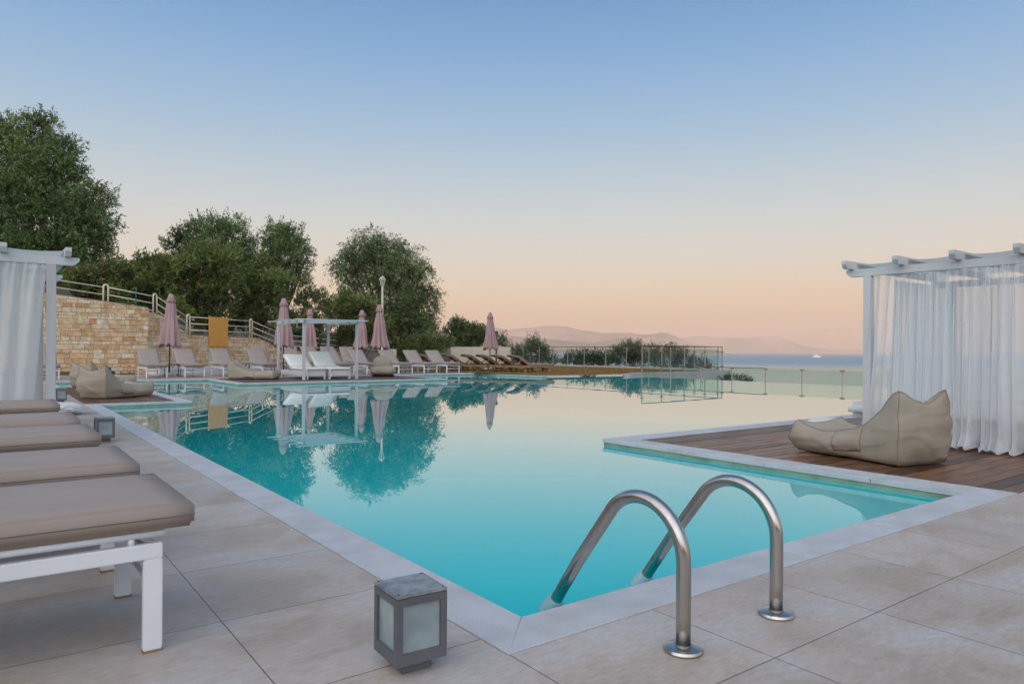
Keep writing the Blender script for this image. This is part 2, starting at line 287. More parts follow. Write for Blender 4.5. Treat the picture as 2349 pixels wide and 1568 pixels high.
# sheer curtains
def sheer(name, alpha, col):
    m, t, b = newmat(name); t.nodes.remove(b); tr = N(t, 'ShaderNodeBsdfTransparent')
    df = N(t, 'ShaderNodeBsdfDiffuse'); df.inputs[0].default_value = (*col,1); tl = N(t, 'ShaderNodeBsdfTranslucent'); tl.inputs[0].default_value = (*col,1)
    ms = N(t, 'ShaderNodeMixShader'); ms.inputs[0].default_value = .45; t.links.new(df.outputs[0], ms.inputs[1]); t.links.new(tl.outputs[0], ms.inputs[2])
    lw = N(t, 'ShaderNodeLayerWeight'); lw.inputs[0].default_value = .35
    ad = N(t, 'ShaderNodeMath', operation='MULTIPLY_ADD'); ad.inputs[1].default_value = .75; ad.inputs[2].default_value = alpha; ad.use_clamp = True; t.links.new(lw.outputs['Facing'], ad.inputs[0])
    m2 = N(t, 'ShaderNodeMixShader'); t.links.new(ad.outputs[0], m2.inputs[0]); t.links.new(tr.outputs[0], m2.inputs[1]); t.links.new(ms.outputs[0], m2.inputs[2]); t.links.new(m2.outputs[0], t.nodes['Material Output'].inputs[0]); return m
m, t, b = newmat('translucent_shade_cloth'); M['shade'] = m; b.inputs['Base Color'].default_value = (.62,.64,.60,1); b.inputs['Roughness'].default_value = .9
tl = N(t, 'ShaderNodeBsdfTranslucent'); tl.inputs[0].default_value = (.52,.54,.50,1); ms = N(t, 'ShaderNodeMixShader'); ms.inputs[0].default_value = .6; t.links.new(b.outputs[0], ms.inputs[1]); t.links.new(tl.outputs[0], ms.inputs[2]); t.links.new(ms.outputs[0], t.nodes['Material Output'].inputs[0])
M['sheer'] = sheer('sheer_white_voile', .46, (.90,.91,.92)); M['sheer_dense'] = sheer('white_voile', .78, (.80,.81,.80))
# ================================================================ THE SETTING
def plan(pts, z, name, mat, kind='structure', thick=0):
    bm = bmesh.new(); vs = [bm.verts.new((x, y, z)) for x, y in pts]; f = bm.faces.new(vs)
    if f.normal.z < 0: f.normal_flip()
    bmesh.ops.triangulate(bm, faces=bm.faces)
    me = bpy.data.meshes.new(name); bm.to_mesh(me); bm.free(); me.materials.append(mat)
    o = bpy.data.objects.new(name, me); COL.objects.link(o); return tag(o, kind=kind)
WL = -.06                                           # water level
POOL = [(1.385,1.80),(4.90,1.80),(4.90,5.03),(19.40,5.03),(19.40,18.62),(15.33,18.80),(15.20,22.60),(11.40,22.60),(11.40,18.62),(5.10,18.50),(5.10,21.75),(1.25,21.75),(1.30,18.60),(2.71,18.60),(2.71,12.57),(1.37,12.57)]
WID  = [.19,.25,.25,0,0,.22,.2,.2,.22,.22,.2,.2,.2,.2,.2,.19]    # coping width outside each edge i -> i+1
def outer(i):                                       # mitred outside corner at vertex i (pool is counter-clockwise, outside is to the right)
    n = len(POOL); a, b, c = Vector(POOL[i-1]), Vector(POOL[i]), Vector(POOL[(i+1)%n])
    d1 = (b-a).normalized(); d2 = (c-b).normalized(); n1 = Vector((d1.y,-d1.x)); n2 = Vector((d2.y,-d2.x)); w1, w2 = WID[i-1], WID[i]
    p1 = b+n1*w1; p2 = b+n2*w2; den = d1.x*d2.y-d1.y*d2.x
    if abs(den) < 1e-4: return p1
    t_ = ((p2.x-p1.x)*d2.y-(p2.y-p1.y)*d2.x)/den; return p1+d1*t_
def coping():
    mb = MB(); bed = MB(); jt = MB(); n = len(POOL); rnd = random.Random(3)
    starts = {0: .585, 15: None}
    for i in range(n):
        if WID[i] == 0: continue
        a, b = Vector(POOL[i]), Vector(POOL[(i+1)%n]); oa, ob = outer(i), outer((i+1)%n)
        if WID[i-1] == 0: oa = a+Vector(((b-a).normalized().y, -(b-a).normalized().x))*WID[i]
        if WID[(i+1)%n] == 0: ob = b+Vector(((b-a).normalized().y, -(b-a).normalized().x))*WID[i]
        Ln = (b-a).length; step = .83; ts = [0]; s = .59 if i == 0 else .6
        while s < Ln-.25: ts.append(s/Ln); s += step
        ts.append(1); g = .0024/Ln
        bed.prism([a, oa, ob, b], -.10, -.014); jt.prism([a, oa, ob, b], -.0135, -.004)
        d = (b-a).normalized(); nn = Vector((d.y,-d.x))
        for k in range(len(ts)-1):
            t0, t1 = ts[k]+g, ts[k+1]-g
            p0, p1 = a.lerp(b, t0), a.lerp(b, t1)
            q0 = (oa if k == 0 else p0+nn*WID[i])-nn*.003; q1 = (ob if k == len(ts)-2 else p1+nn*WID[i])-nn*.003
            i0 = -nn*.012; i1 = -nn*.012
            if k == 0: i0 = (a-oa)*.012/max(.1, WID[i]); p0 = a+d*.0009
            if k == len(ts)-2: i1 = (b-ob)*.012/max(.1, WID[i]); p1 = b-d*.0009
            mb.prism([p0+i0, q0+(d*.0009 if k == 0 else d*0), q1-(d*.0009 if k == len(ts)-2 else d*0), p1+i1], -.030, .004)
    struct(bed, 'coping_bed', M['waterline']); struct(jt, 'coping_joints', M['grout']); o = mb.build('pool_coping', M['coping'], bevel=.0025, seg=1); tag(o, kind='structure')
coping()
bs = MB(); n = len(POOL)
for i in range(n):                                  # basin walls and floor
    a, b = POOL[i], POOL[(i+1)%n]; zt = -.10 if WID[i] else -.064
    bs.add([(a[0],a[1],-1.5),(b[0],b[1],-1.5),(b[0],b[1],zt),(a[0],a[1],zt)], [(0,1,2,3)])
struct(bs, 'pool_basin', M['basin'])
plan(POOL, -1.5, 'pool_floor', M['basin'])
plan(POOL, WL, 'pool_water', M['water'])
mb = MB()                                           # infinity edge: overflow wall with its outer face
mb.box(19.401, 19.66, 4.2, 18.9, -2.2, -.068); mb.box(12.3, 19.401, 4.7, 5.028, -2.2, -.068)
struct(mb, 'infinity_edge', M['grey_wall'])

# paving
mb = MB()
for q in ([(-14,-24),(24,-24),(24,1.61),(1.192,1.61),(-14,1.61)], [(-14,1.61),(1.192,1.61),(1.178,12.35),(1.178,12.79),(-14,12.79)], [(-14,12.79),(1.2,12.79),(1.2,18.4),(1.09,18.4),(-14,18.4)],
          [(-14,18.4),(1.09,18.4),(1.05,21.95),(-14,21.95)], [(-14,21.95),(5.32,21.95),(5.32,36),(-14,36)], [(5.32,21.99),(11.2,21.99),(11.2,36),(5.32,36)], [(11.2,22.8),(15.0,22.8),(13.6,27),(11.2,36)]):
    mb.add([(x, y, 0) for x, y in q], [tuple(range(len(q)))])
struct(mb, 'terrace', M['tile'])
def deck(name, x0, x1, y0, y1, w, mat, along='X', z=.002, seed=1):
    rnd = random.Random(seed); mb = MB(); base = MB(); base.box(x0, x1, y0, y1, -.09, z-.014); struct(base, name+'_joists', M['black'])
    p = y0 if along == 'X' else x0; end = y1 if along == 'X' else x1; g = .006
    a0, a1 = (x0, x1) if along == 'X' else (y0, y1)
    while p < end-.02:
        q = min(p+w, end); s = a0
        while s < a1-.01:
            e = min(s+rnd.uniform(1.6, 3.6), a1)
            if a1-e < .3: e = a1
            dz = rnd.uniform(-.0015,.0015)
            if along == 'X': mb.box(s+.001, e-.001, p+g/2, q-g/2, z-.02, z+dz)
            else: mb.box(p+g/2, q-g/2, s+.001, e-.001, z-.02, z+dz)
            s = e
        p = q
    o = mb.build(name, mat, bevel=.002, seg=1); tag(o, kind='structure')
deck('wood_deck', 5.155, 12.0, 1.615, 4.775, .118, M['deck'], seed=4)
deck('wood_deck', 1.2, 2.505, 12.79, 18.38, .118, M['deck'], 'Y', z=.006, seed=5)
deck('wood_deck', 5.33, 11.18, 18.75, 21.99, .118, M['deck2'], seed=6)
mb = MB(); mb.box(12.0, 12.3, 1.5, 5.03, -2.2, .01); struct(mb, 'deck_edge', M['grey_wall'])

# lawn, with its kerb and the ledge at the corner
plan([(15.0,22.8),(15.42,22.6),(15.55,19.0),(19.45,18.85),(21.0,19.75),(26.9,19.95),(26.9,45),(11,46),(11,36),(13.6,27)], .012, 'lawn', M['lawn'])
gv = []; gf = []; rnd = random.Random(11)            # short blades along the pool side
def blade(x, y, h, w=.012):
    a = rnd.uniform(0, 6.28); b = len(gv); dx, dy = math.cos(a)*w, math.sin(a)*w; lx, ly = rnd.uniform(-.5,.5)*h, rnd.uniform(-.5,.5)*h
    gv.extend([(x-dx,y-dy,.01),(x+dx,y+dy,.01),(x+lx,y+ly,.01+h)]); gf.append((b,b+1,b+2))
for _ in range(42000):
    x = rnd.uniform(14, 26.5); y = rnd.uniform(19, 36)
    if y > 22.8 or x > 15.6 and y > 19.0+.35*max(0, x-19)/2:
        if x > 15 - (y-22.8)*.33 + .1: blade(x, y, rnd.uniform(.02,.05), .014)
gm = MB(); gm.v = gv; gm.f = gf; tag(gm.build('grass', M['lawn']), label='short dry brown and green grass of the lawn', cat='grass', kind='stuff')
mb = MB(); mb.prism([(19.45,18.62),(21.3,19.35),(27.3,19.75),(27.3,20.05),(21.2,19.72),(19.4,18.9)], -2.0, .03)
struct(mb, 'ledge', M['grey_wall'])
mb = MB(); mb.prism([(26.55,20.05),(26.85,20.05),(26.85,36),(26.55,36)], -.3, .09); struct(mb, 'kerb', M['grey_wall'])

# sea, coast slope, hills
def grid(name, fn, us, vs_, mat, kind='structure', smooth=True):
    nu, nv = len(us), len(vs_); V = [fn(u, v) for u in us for v in vs_]
    F = [(i*nv+j, (i+1)*nv+j, (i+1)*nv+j+1, i*nv+j+1) for i in range(nu-1) for j in range(nv-1)]
    mb = MB(); mb.v = V; mb.f = F; o = mb.build(name, mat); 
    if smooth: o.data.shade_smooth()
    return tag(o, kind=kind)
SEA = -15.0
m, t, b = newmat('sea_water'); M['sea'] = m; t.nodes.remove(b)
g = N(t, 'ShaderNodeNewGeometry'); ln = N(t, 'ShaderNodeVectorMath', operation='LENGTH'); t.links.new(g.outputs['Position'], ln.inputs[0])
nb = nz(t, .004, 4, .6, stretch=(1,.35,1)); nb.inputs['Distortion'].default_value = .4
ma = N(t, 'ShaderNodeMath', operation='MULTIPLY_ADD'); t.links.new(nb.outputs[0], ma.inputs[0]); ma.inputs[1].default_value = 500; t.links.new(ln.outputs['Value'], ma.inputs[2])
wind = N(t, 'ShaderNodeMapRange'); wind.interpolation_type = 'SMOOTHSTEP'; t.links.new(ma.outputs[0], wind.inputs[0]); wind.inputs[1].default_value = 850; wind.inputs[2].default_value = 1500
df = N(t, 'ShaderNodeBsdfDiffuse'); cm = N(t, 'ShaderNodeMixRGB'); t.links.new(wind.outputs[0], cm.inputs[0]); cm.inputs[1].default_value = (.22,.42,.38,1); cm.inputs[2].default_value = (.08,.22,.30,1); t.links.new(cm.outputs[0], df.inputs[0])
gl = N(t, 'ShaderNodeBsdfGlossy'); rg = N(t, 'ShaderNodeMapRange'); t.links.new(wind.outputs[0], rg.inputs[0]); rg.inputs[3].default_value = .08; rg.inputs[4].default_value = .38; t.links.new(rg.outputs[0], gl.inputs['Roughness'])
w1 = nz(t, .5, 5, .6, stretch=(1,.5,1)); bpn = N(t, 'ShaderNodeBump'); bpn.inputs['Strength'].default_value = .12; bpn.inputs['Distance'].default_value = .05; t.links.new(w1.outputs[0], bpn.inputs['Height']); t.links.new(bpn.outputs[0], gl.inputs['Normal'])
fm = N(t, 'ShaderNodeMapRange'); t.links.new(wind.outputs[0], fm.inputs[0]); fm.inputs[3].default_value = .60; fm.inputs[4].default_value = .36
ms = N(t, 'ShaderNodeMixShader'); t.links.new(fm.outputs[0], ms.inputs[0]); t.links.new(df.outputs[0], ms.inputs[1]); t.links.new(gl.outputs[0], ms.inputs[2]); t.links.new(ms.outputs[0], t.nodes['Material Output'].inputs[0])
mb = MB(); k = 96; R0 = 16400
vsn = [(0,0,SEA)]+[(r*math.cos(2*math.pi*i/k), r*math.sin(2*math.pi*i/k), SEA) for r in (60,300,1200,4000,R0) for i in range(k)]
fsn = [(0,1+i,1+(i+1)%k) for i in range(k)]+[(1+j*k+i,1+(j+1)*k+i,1+(j+1)*k+(i+1)%k,1+j*k+(i+1)%k) for j in range(4) for i in range(k)]
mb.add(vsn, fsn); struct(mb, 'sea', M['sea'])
# coast slope below the pool, from the infinity edge and the fence down to the shore
def coast(u, v):        # u along the coast, v outwards
    p0 = Vector((19.7, -40)) if False else None
    y = u; x0 = 19.7 if y < 18.9 else (27.4 if y > 19.8 else 19.7+(y-18.9)/.9*7.7)
    x = x0+v; z = -.75-.9*min(v, 1.2)-.22*max(0, v-1.2)+.4*noise.noise(Vector((x*.3, y*.3, 0)))*min(1, v)
    return (x, y, max(z, SEA-2))
grid('coast_slope', coast, [-60,-40,-25,-15,-8,-4,0,3,6,9,12,14,16,18,18.9,19.8,21,23,25,28,31,34,38,45,60,90,130], [0,.6,1.2,2,3,5,8,12,18,26,36,50,75,100], M['soil'])
# hillside behind the stone wall
C2 = Vector((4.45, 27.1)); H2 = rad(39.6); d2 = Vector((math.cos(H2), math.sin(H2))); n2v = Vector((-d2.y, d2.x))
PROF = [(-1,2.25),(.05,2.17),(.42,2.13),(1.37,1.76),(2.03,1.41),(6.5,1.39),(7.13,1.23),(8.0,.92),(8.47,.82),(16,.76),(24,.70),(60,.4)]
def top2(q):
    for (a, za), (b_, zb) in zip(PROF, PROF[1:]):
        if q <= b_: return za+(zb-za)*max(0, (q-a)/(b_-a))
    return PROF[-1][1]
def top1(x): return 2.62 + (1.7-x)*.118 if x < 4.45 else 2.28
def hz(x, y):
    d1 = y-27.25; v = Vector((x, y))-C2; dd = v.dot(n2v)-.1; q = v.dot(d2)
    d = min(d1, dd); zt = top1(x) if d1 < dd and x < 4.45 else top2(q)
    if d1 < dd and x >= 4.45: zt = top2(q)
    z = zt-.12+.26*max(0, d-1.6)*(1-.6*min(1, max(0, q)/22))
    return d, min(z, 9)
def hs(u, v):
    d, z = hz(u, v)
    if d < .3: z = -.6
    return (u, v, z+.25*noise.noise(Vector((u*.4, v*.4, 3)))*min(1, max(0, d-1)))
ho = grid('hillside', hs, [i*.8-40 for i in range(125)], [26+i*.8 for i in range(90)], M['soil'])
bm = bmesh.new(); bm.from_mesh(ho.data); bmesh.ops.delete(bm, geom=[f for f in bm.faces if all(hz(v.co.x, v.co.y)[0] < .3 for v in f.verts)], context='FACES'); bm.to_mesh(ho.data); bm.free()
# unseen wooded hill added behind the viewer to keep low sun off the foreground
def inland(u, v):
    a = SUN_AZ+u; r = v; h = 27*(1/(1+math.exp(-(r-95)/14)))*(.86+.22*noise.noise(Vector((math.cos(a)*2.2, math.sin(a)*2.2, r*.004)))*1.5)*max(0, min(1, (1.30-abs(u))/.45))
    return (r*math.cos(a), r*math.sin(a), -.5+h+1.2*noise.noise(Vector((r*math.cos(a)*.06, r*math.sin(a)*.06, 1))) if r > 45 else -.5)
grid('sun_blocking_hill', inland, [-1.35+i*.03 for i in range(91)], [35,45,55,65,72,80,86,92,98,104,112,120,130,145,165,190,230,300], M['hill'])
# far mountains across the strait
mm_, t, b = newmat('bare_mountain'); M['mount'] = mm_
n1 = nz(t, .0012, 8, .62); r1 = ramp_node(t, [(.08,.075,.055),(.30,.21,.15),(.46,.34,.25)],[.38,.5,.64]); t.links.new(n1.outputs[0], r1.inputs[0]); t.links.new(r1.outputs[0], b.inputs['Base Color']); b.inputs['Roughness'].default_value = 1; b.inputs['Specular IOR Level'].default_value = 0
m2_, t, b = newmat('scrub_mountain'); M['mount2'] = m2_
n1 = nz(t, .0018, 8, .62); r1 = ramp_node(t, [(.06,.07,.05),(.14,.12,.08),(.28,.2,.14)],[.36,.55,.7]); t.links.new(n1.outputs[0], r1.inputs[0]); t.links.new(r1.outputs[0], b.inputs['Base Color']); b.inputs['Roughness'].default_value = 1; b.inputs['Specular IOR Level'].default_value = 0
def ridge(prof, dist, depth, mat, amp, seed, step=4):
    xs = [prof[0][0]+i*step for i in range(int((prof[-1][0]-prof[0][0])/step)+1)]
    def yat(x):
        for (a, ya), (b_, yb) in zip(prof, prof[1:]):
            if x <= b_: return ya+(yb-ya)*(x-a)/(b_-a)
        return prof[-1][1]
    vs_ = [-1,-.85,-.7,-.55,-.42,-.3,-.2,-.1,0,.15,.4,.8]
    def fn(x, v):
        top = at(x, yat(x), dist); h = top.z-SEA; d = dist+v*depth; p = at(x, 800, d)
        s = (1-abs(v))**1.15 if v < 0 else (1-v)**1.2
        nn = noise.hetero_terrain(Vector((p.x/1500+seed, p.y/1500, 0)), .8, 2.1, 7, .6)
        gull = noise.noise(Vector((p.x/420+seed, p.y/420, 3)))+.5*noise.noise(Vector((p.x/190+seed, p.y/190, 5)))
        z = SEA-20+(h+20)*s*(1+amp*gull*(1-s)*1.6)+(amp*h*.12*(gull) if v > -.95 else 0)*(abs(v) > .05)
        return (p.x, p.y, z)
    return grid('mountain_ridge', fn, xs, vs_, mat)
ridge([(1560,790),(1562,775),(1594,770.8),(1620,771.4),(1637,774.5),(1669,774),(1700,776),(1733,773.7),(1751,772),(1779,770.6),(1807,779),(1832,790),(1870,798),(1920,801),(1986,803),(2060,806)], 16000, 700, M['mount'], .5, 9)
ridge([(820,790),(900,768),(980,757),(1040,756),(1100,751),(1130,749),(1161,756),(1190,753),(1215,751),(1248,747),(1275,747),(1302,749),(1326,756),(1356,760),(1384,763.6),(1421,763),(1451,765),(1481,767),(1499,765.4),(1514,762),(1529,763),(1542,768),(1562,776),(1583,785),(1616,792),(1660,806)], 11200, 2200, M['mount'], .75, 2, 3)
ridge([(1000,790),(1060,778),(1120,780),(1161,774),(1181,771),(1213,774),(1248,776),(1285,780),(1308,781.6),(1343,785),(1360,786),(1386,781),(1421,774),(1449,774.5),(1469,780.5),(1492,788),(1529,794),(1570,797),(1610,800),(1660,806)], 7800, 1100, M['mount2'], .8, 5, 3)
# the air over the strait
hb = MB(); hb.box(-16800, 16800, -16800, 16800, -38, 640)
mh = bpy.data.materials.new('sea_air'); mh.use_nodes = True; t = mh.node_tree; t.nodes.clear()
pv = N(t, 'ShaderNodeVolumePrincipled'); pv.inputs['Density'].default_value = 1.15e-4; pv.inputs['Color'].default_value = (1.0,.74,.58,1); pv.inputs['Anisotropy'].default_value = 0.0
o_ = N(t, 'ShaderNodeOutputMaterial'); t.links.new(pv.outputs[0], o_.inputs['Volume'])
haze = hb.build('haze', mh); tag(haze, label='pale evening haze over the strait', cat='haze', kind='stuff')

# ---------------------------------------------------------------- stone wall
def masonry(mb, P, d, nrm, q0, q1, topf, seed, zbase=0.0, th=.06):
    rnd = random.Random(seed); z = zbase; zmax = max(topf(q0+(q1-q0)*i/40) for i in range(41))
    while z < zmax:
        h = rnd.choice([.09,.11,.13,.15,.17,.17]); q = q0-rnd.uniform(0,.2)
        while q < q1:
            w = rnd.choice([.12,.15,.2,.25,.32,.38,.45,.52]) * (1 if h > .13 else .7); a, b_ = max(q, q0), min(q+w, q1); q += w
            if b_-a < .03: continue
            ta, tb = min(z+h, topf(a)), min(z+h, topf(b_))
            if ta < z+.02 and tb < z+.02: continue
            ta, tb = max(ta, z+.012), max(tb, z+.012); g = .006; pr = rnd.uniform(.004,.022)
            def pt(qq, zz, o): v = P+d*qq+nrm*o; return (v.x, v.y, zz)
            a += g; b_ -= g; zz0 = z+g; ta -= g; tb -= g
            mb.add([pt(a,zz0,0),pt(b_,zz0,0),pt(b_,tb,0),pt(a,ta,0),pt(a+.006,zz0+.006,pr),pt(b_-.006,zz0+.006,pr),pt(b_-.006,tb-.006,pr),pt(a+.006,ta-.006,pr)],
                   [(4,5,6,7),(0,1,5,4),(1,2,6,5),(2,3,7,6),(3,0,4,7)])
        z += h
def wall_core(P, d, nrm, q0, q1, topf, thick, lip=0, n=60, zb=-.3):
    mb = MB(); V = []
    for i in range(n+1):
        q = q0+(q1-q0)*i/n; zt = topf(q)+lip
        for o, zz in ((0,zb),(0,zt),(-thick,zt),(-thick,zb)):
            v = P+d*q+nrm*o; V.append((v.x, v.y, zz))
    F = [(i*4+k, (i+1)*4+k, (i+1)*4+(k+1)%4, i*4+(k+1)%4) for i in range(n) for k in range(4)]+[(3,2,1,0),(n*4,n*4+1,n*4+2,n*4+3)]
    return mb.add(V, F)
w1 = thing('stone_wall', 'tall honey-coloured stone retaining wall on the left, its top sloping down', 'wall', (0,27.0,0))
P1 = Vector((-9,0)); 
mb = MB(); masonry(mb, P1, Vector((1,0)), Vector((0,-1)), 0, 13.42, lambda q: top1(q-9)-.012, 21); mb.build('stone_facing', M['stone'], w1)
wall_core(P1, Vector((1,0)), Vector((0,-1)), 0, 13.42, lambda q: top1(q-9), .25, .012).build('wall_core', M['mortar'], w1)
mb = MB(); masonry(mb, Vector((4.42,0)), Vector((0,1)), Vector((1,0)), 0, .3, lambda q: 2.25, 5); mb.build('end_facing', M['stone'], w1)
w2 = thing('stone_wall', 'lower stone wall stepping down behind the taupe loungers', 'wall', (C2.x, C2.y, 0), H2)
mb = MB(); masonry(mb, Vector((0,0)), Vector((1,0)), Vector((0,-1)), -.1, 15, lambda q: top2(q)-.01, 33); mb.build('stone_facing', M['stone'], w2)
wall_core(Vector((0,0)), Vector((1,0)), Vector((0,-1)), -.1, 24, top2, .25, 0, 120).build('wall_core', M['mortar'], w2)
mb = MB(); mb.box(-.1, 6.2, -.55, -.03, -.1, .19); tag(mb.build('low_ledge', M['white_rend'], bevel=.01), 'low white ledge running along the foot of the recessed stone wall', 'ledge'); o = bpy.data.objects['low_ledge']; o.location = (C2.x, C2.y, 0); o.rotation_euler = (0,0,H2)

# railing: looped double posts and three rails
rl = thing('railing', 'cream metal railing with looped posts stepping down along the wall tops', 'railing', (0,0,0))
def w2p(q, z, o=.12): v = C2+d2*q+n2v*o; return Vector((v.x, v.y, z))
def w1p(x, z): return Vector((x, 27.15, z))
def loop(pl, pr, zb, zt, nm='post'):
    mb = MB(); L_ = Vector(pl); R_ = Vector(pr); c = (L_+R_)/2; hw = (R_-L_)/2; rr = hw.length; pts = [Vector((L_.x, L_.y, zb))]
    for i in range(9):
        a = math.pi*(1-i/8); pts.append(Vector((c.x, c.y, zt-rr))+hw*math.cos(a)+Vector((0,0,rr*math.sin(a))))
    pts.append(Vector((R_.x, R_.y, zb))); mb.tube(pts, .026, 8); mb.build(nm, M['rail'], rl, smooth=True)
seq = []
for x in (-7.0, -2.6, 3.14-2.6, 3.14): seq.append(('w1', x))
for q in (.42, 2.15, 6.11, 8.75, 11.55, 15.16, 19.23): seq.append(('w2', q))
ends = []
for k, q in seq:
    if k == 'w1': zt = top1(q)+.58; zb = top1(q)-.1; a, b_ = w1p(q-.07, 0), w1p(q+.07, 0)
    else:
        zb = top2(q)-.1; zt = {.42:2.82,2.15:2.18,6.11:2.19,8.75:1.66,11.55:1.56,15.16:1.42,19.23:1.20}[q]; a, b_ = w2p(q-.085, 0), w2p(q+.085, 0)
    if (k, q) != ('w1', .54): loop(a, b_, zb, zt); ends.append((a, b_, zt))
for (a0, b0, z0), (a1, b1, z1) in zip(ends, ends[1:]):
    for dz in (.09, .34, .59):
        mb = MB(); mb.tube([Vector((b0.x,b0.y,z0-dz)), Vector((a1.x,a1.y,z1-dz))], .02, 8); mb.build('rail', M['rail'], rl, smooth=True)
mb = MB(); mb.tube([w1p(4.05,2.2), w1p(4.05,3.0)], .016, 8)
tag(mb.build('marker_pole', M['green_paint']), 'thin green pole standing against the cream railing', 'pole')
ob = thing('strand_board', 'orange-brown chipboard sheet hung over the cream railing', 'board', (*w2p(3.68, 0, -.06)[:2], 0), H2)
mb = MB(); mb.box(-.58, .58, -.012, .012, .98, 2.15); mb.build('panel', M['osb'], ob)
for x_ in (-.55,.53): mb = MB(); mb.box(x_-.03,x_+.03,-.022,.03,2.151,2.175); mb.build('hook', M['osb'], ob)
# shower pipe by the wall
sp = thing('shower', 'thin outdoor shower pipe standing against the stone wall behind the nearest parasol', 'shower', (4.75,26.7,0))
mb = MB(); mb.tube([(0,0,0),(0,0,1.83),(.03,0,1.9),(.1,0,1.93),(1.0,-.25,1.93)], .012, 8); mb.build('pipe', M['post_steel'], sp, smooth=True)
mb = MB(); mb.lathe([(.0,0),(.045,.0),(.045,.03),(.012,.05),(.0,.05)], 14, (1.0,-.25,1.88)); mb.build('shower_head', M['post_steel'], sp, smooth=40)
mb = MB(); mb.tube([(.38,0,0),(.38,0,1.0)], .011, 8); mb.tube([(.38,0,.62),(.5,-.05,.62)], .009, 6); mb.build('valve_pipe', M['post_steel'], sp, smooth=True)
# ================================================================ OBJECTS
# ---------------------------------------------------------------- taupe sun loungers (foot at local x=0, head towards +x)
def cushion_mb(x0, x1, w, z0, th, ang=0, hinge=None, lines=(), puff=.006):
    mb = MB(); nx, ny = 14, 8
    def p(u, v, s):
        x = x0+(x1-x0)*u; y = -w/2+w*v; e = min(1, min(u, 1-u)*8)*min(1, min(v, 1-v)*6)
        z = (th+puff*e) if s else 0
        if s:
            for l in lines: z -= .012*math.exp(-((u-l)*55)**2)
        return Vector((x, y, z))
    R_ = Matrix.Translation((hinge, 0, z0)) @ Matrix.Rotation(-ang, 4, 'Y') @ Matrix.Translation((-hinge, 0, 0)) if hinge is not None else Matrix.Translation((0,0,z0))
    us = sorted(set([i/nx for i in range(nx+1)]+[l+o for l in lines for o in (-.02,0,.02)])); V = []
    for s in (0,1):
        for u in us:
            for j in range(ny+1): V.append(R_ @ p(u, j/ny, s))
    n1 = len(us)*(ny+1); F = []
    for i in range(len(us)-1):
        for j in range(ny):
            a = i*(ny+1)+j; F.append((a, a+1, a+ny+2, a+ny+1)); F.append((n1+a, n1+a+ny+1, n1+a+ny+2, n1+a+1))
    for i in range(len(us)-1):
        a = i*(ny+1); F.append((a, a+ny+1, n1+a+ny+1, n1+a)); a += ny; F.append((a, n1+a, n1+a+ny+1, a+ny+1))
    for j in range(ny): a = j; F.append((a, n1+a, n1+a+1, a+1)); a += (len(us)-1)*(ny+1); F.append((a, a+1, n1+a+1, n1+a))
    mb.add(V, F); return mb
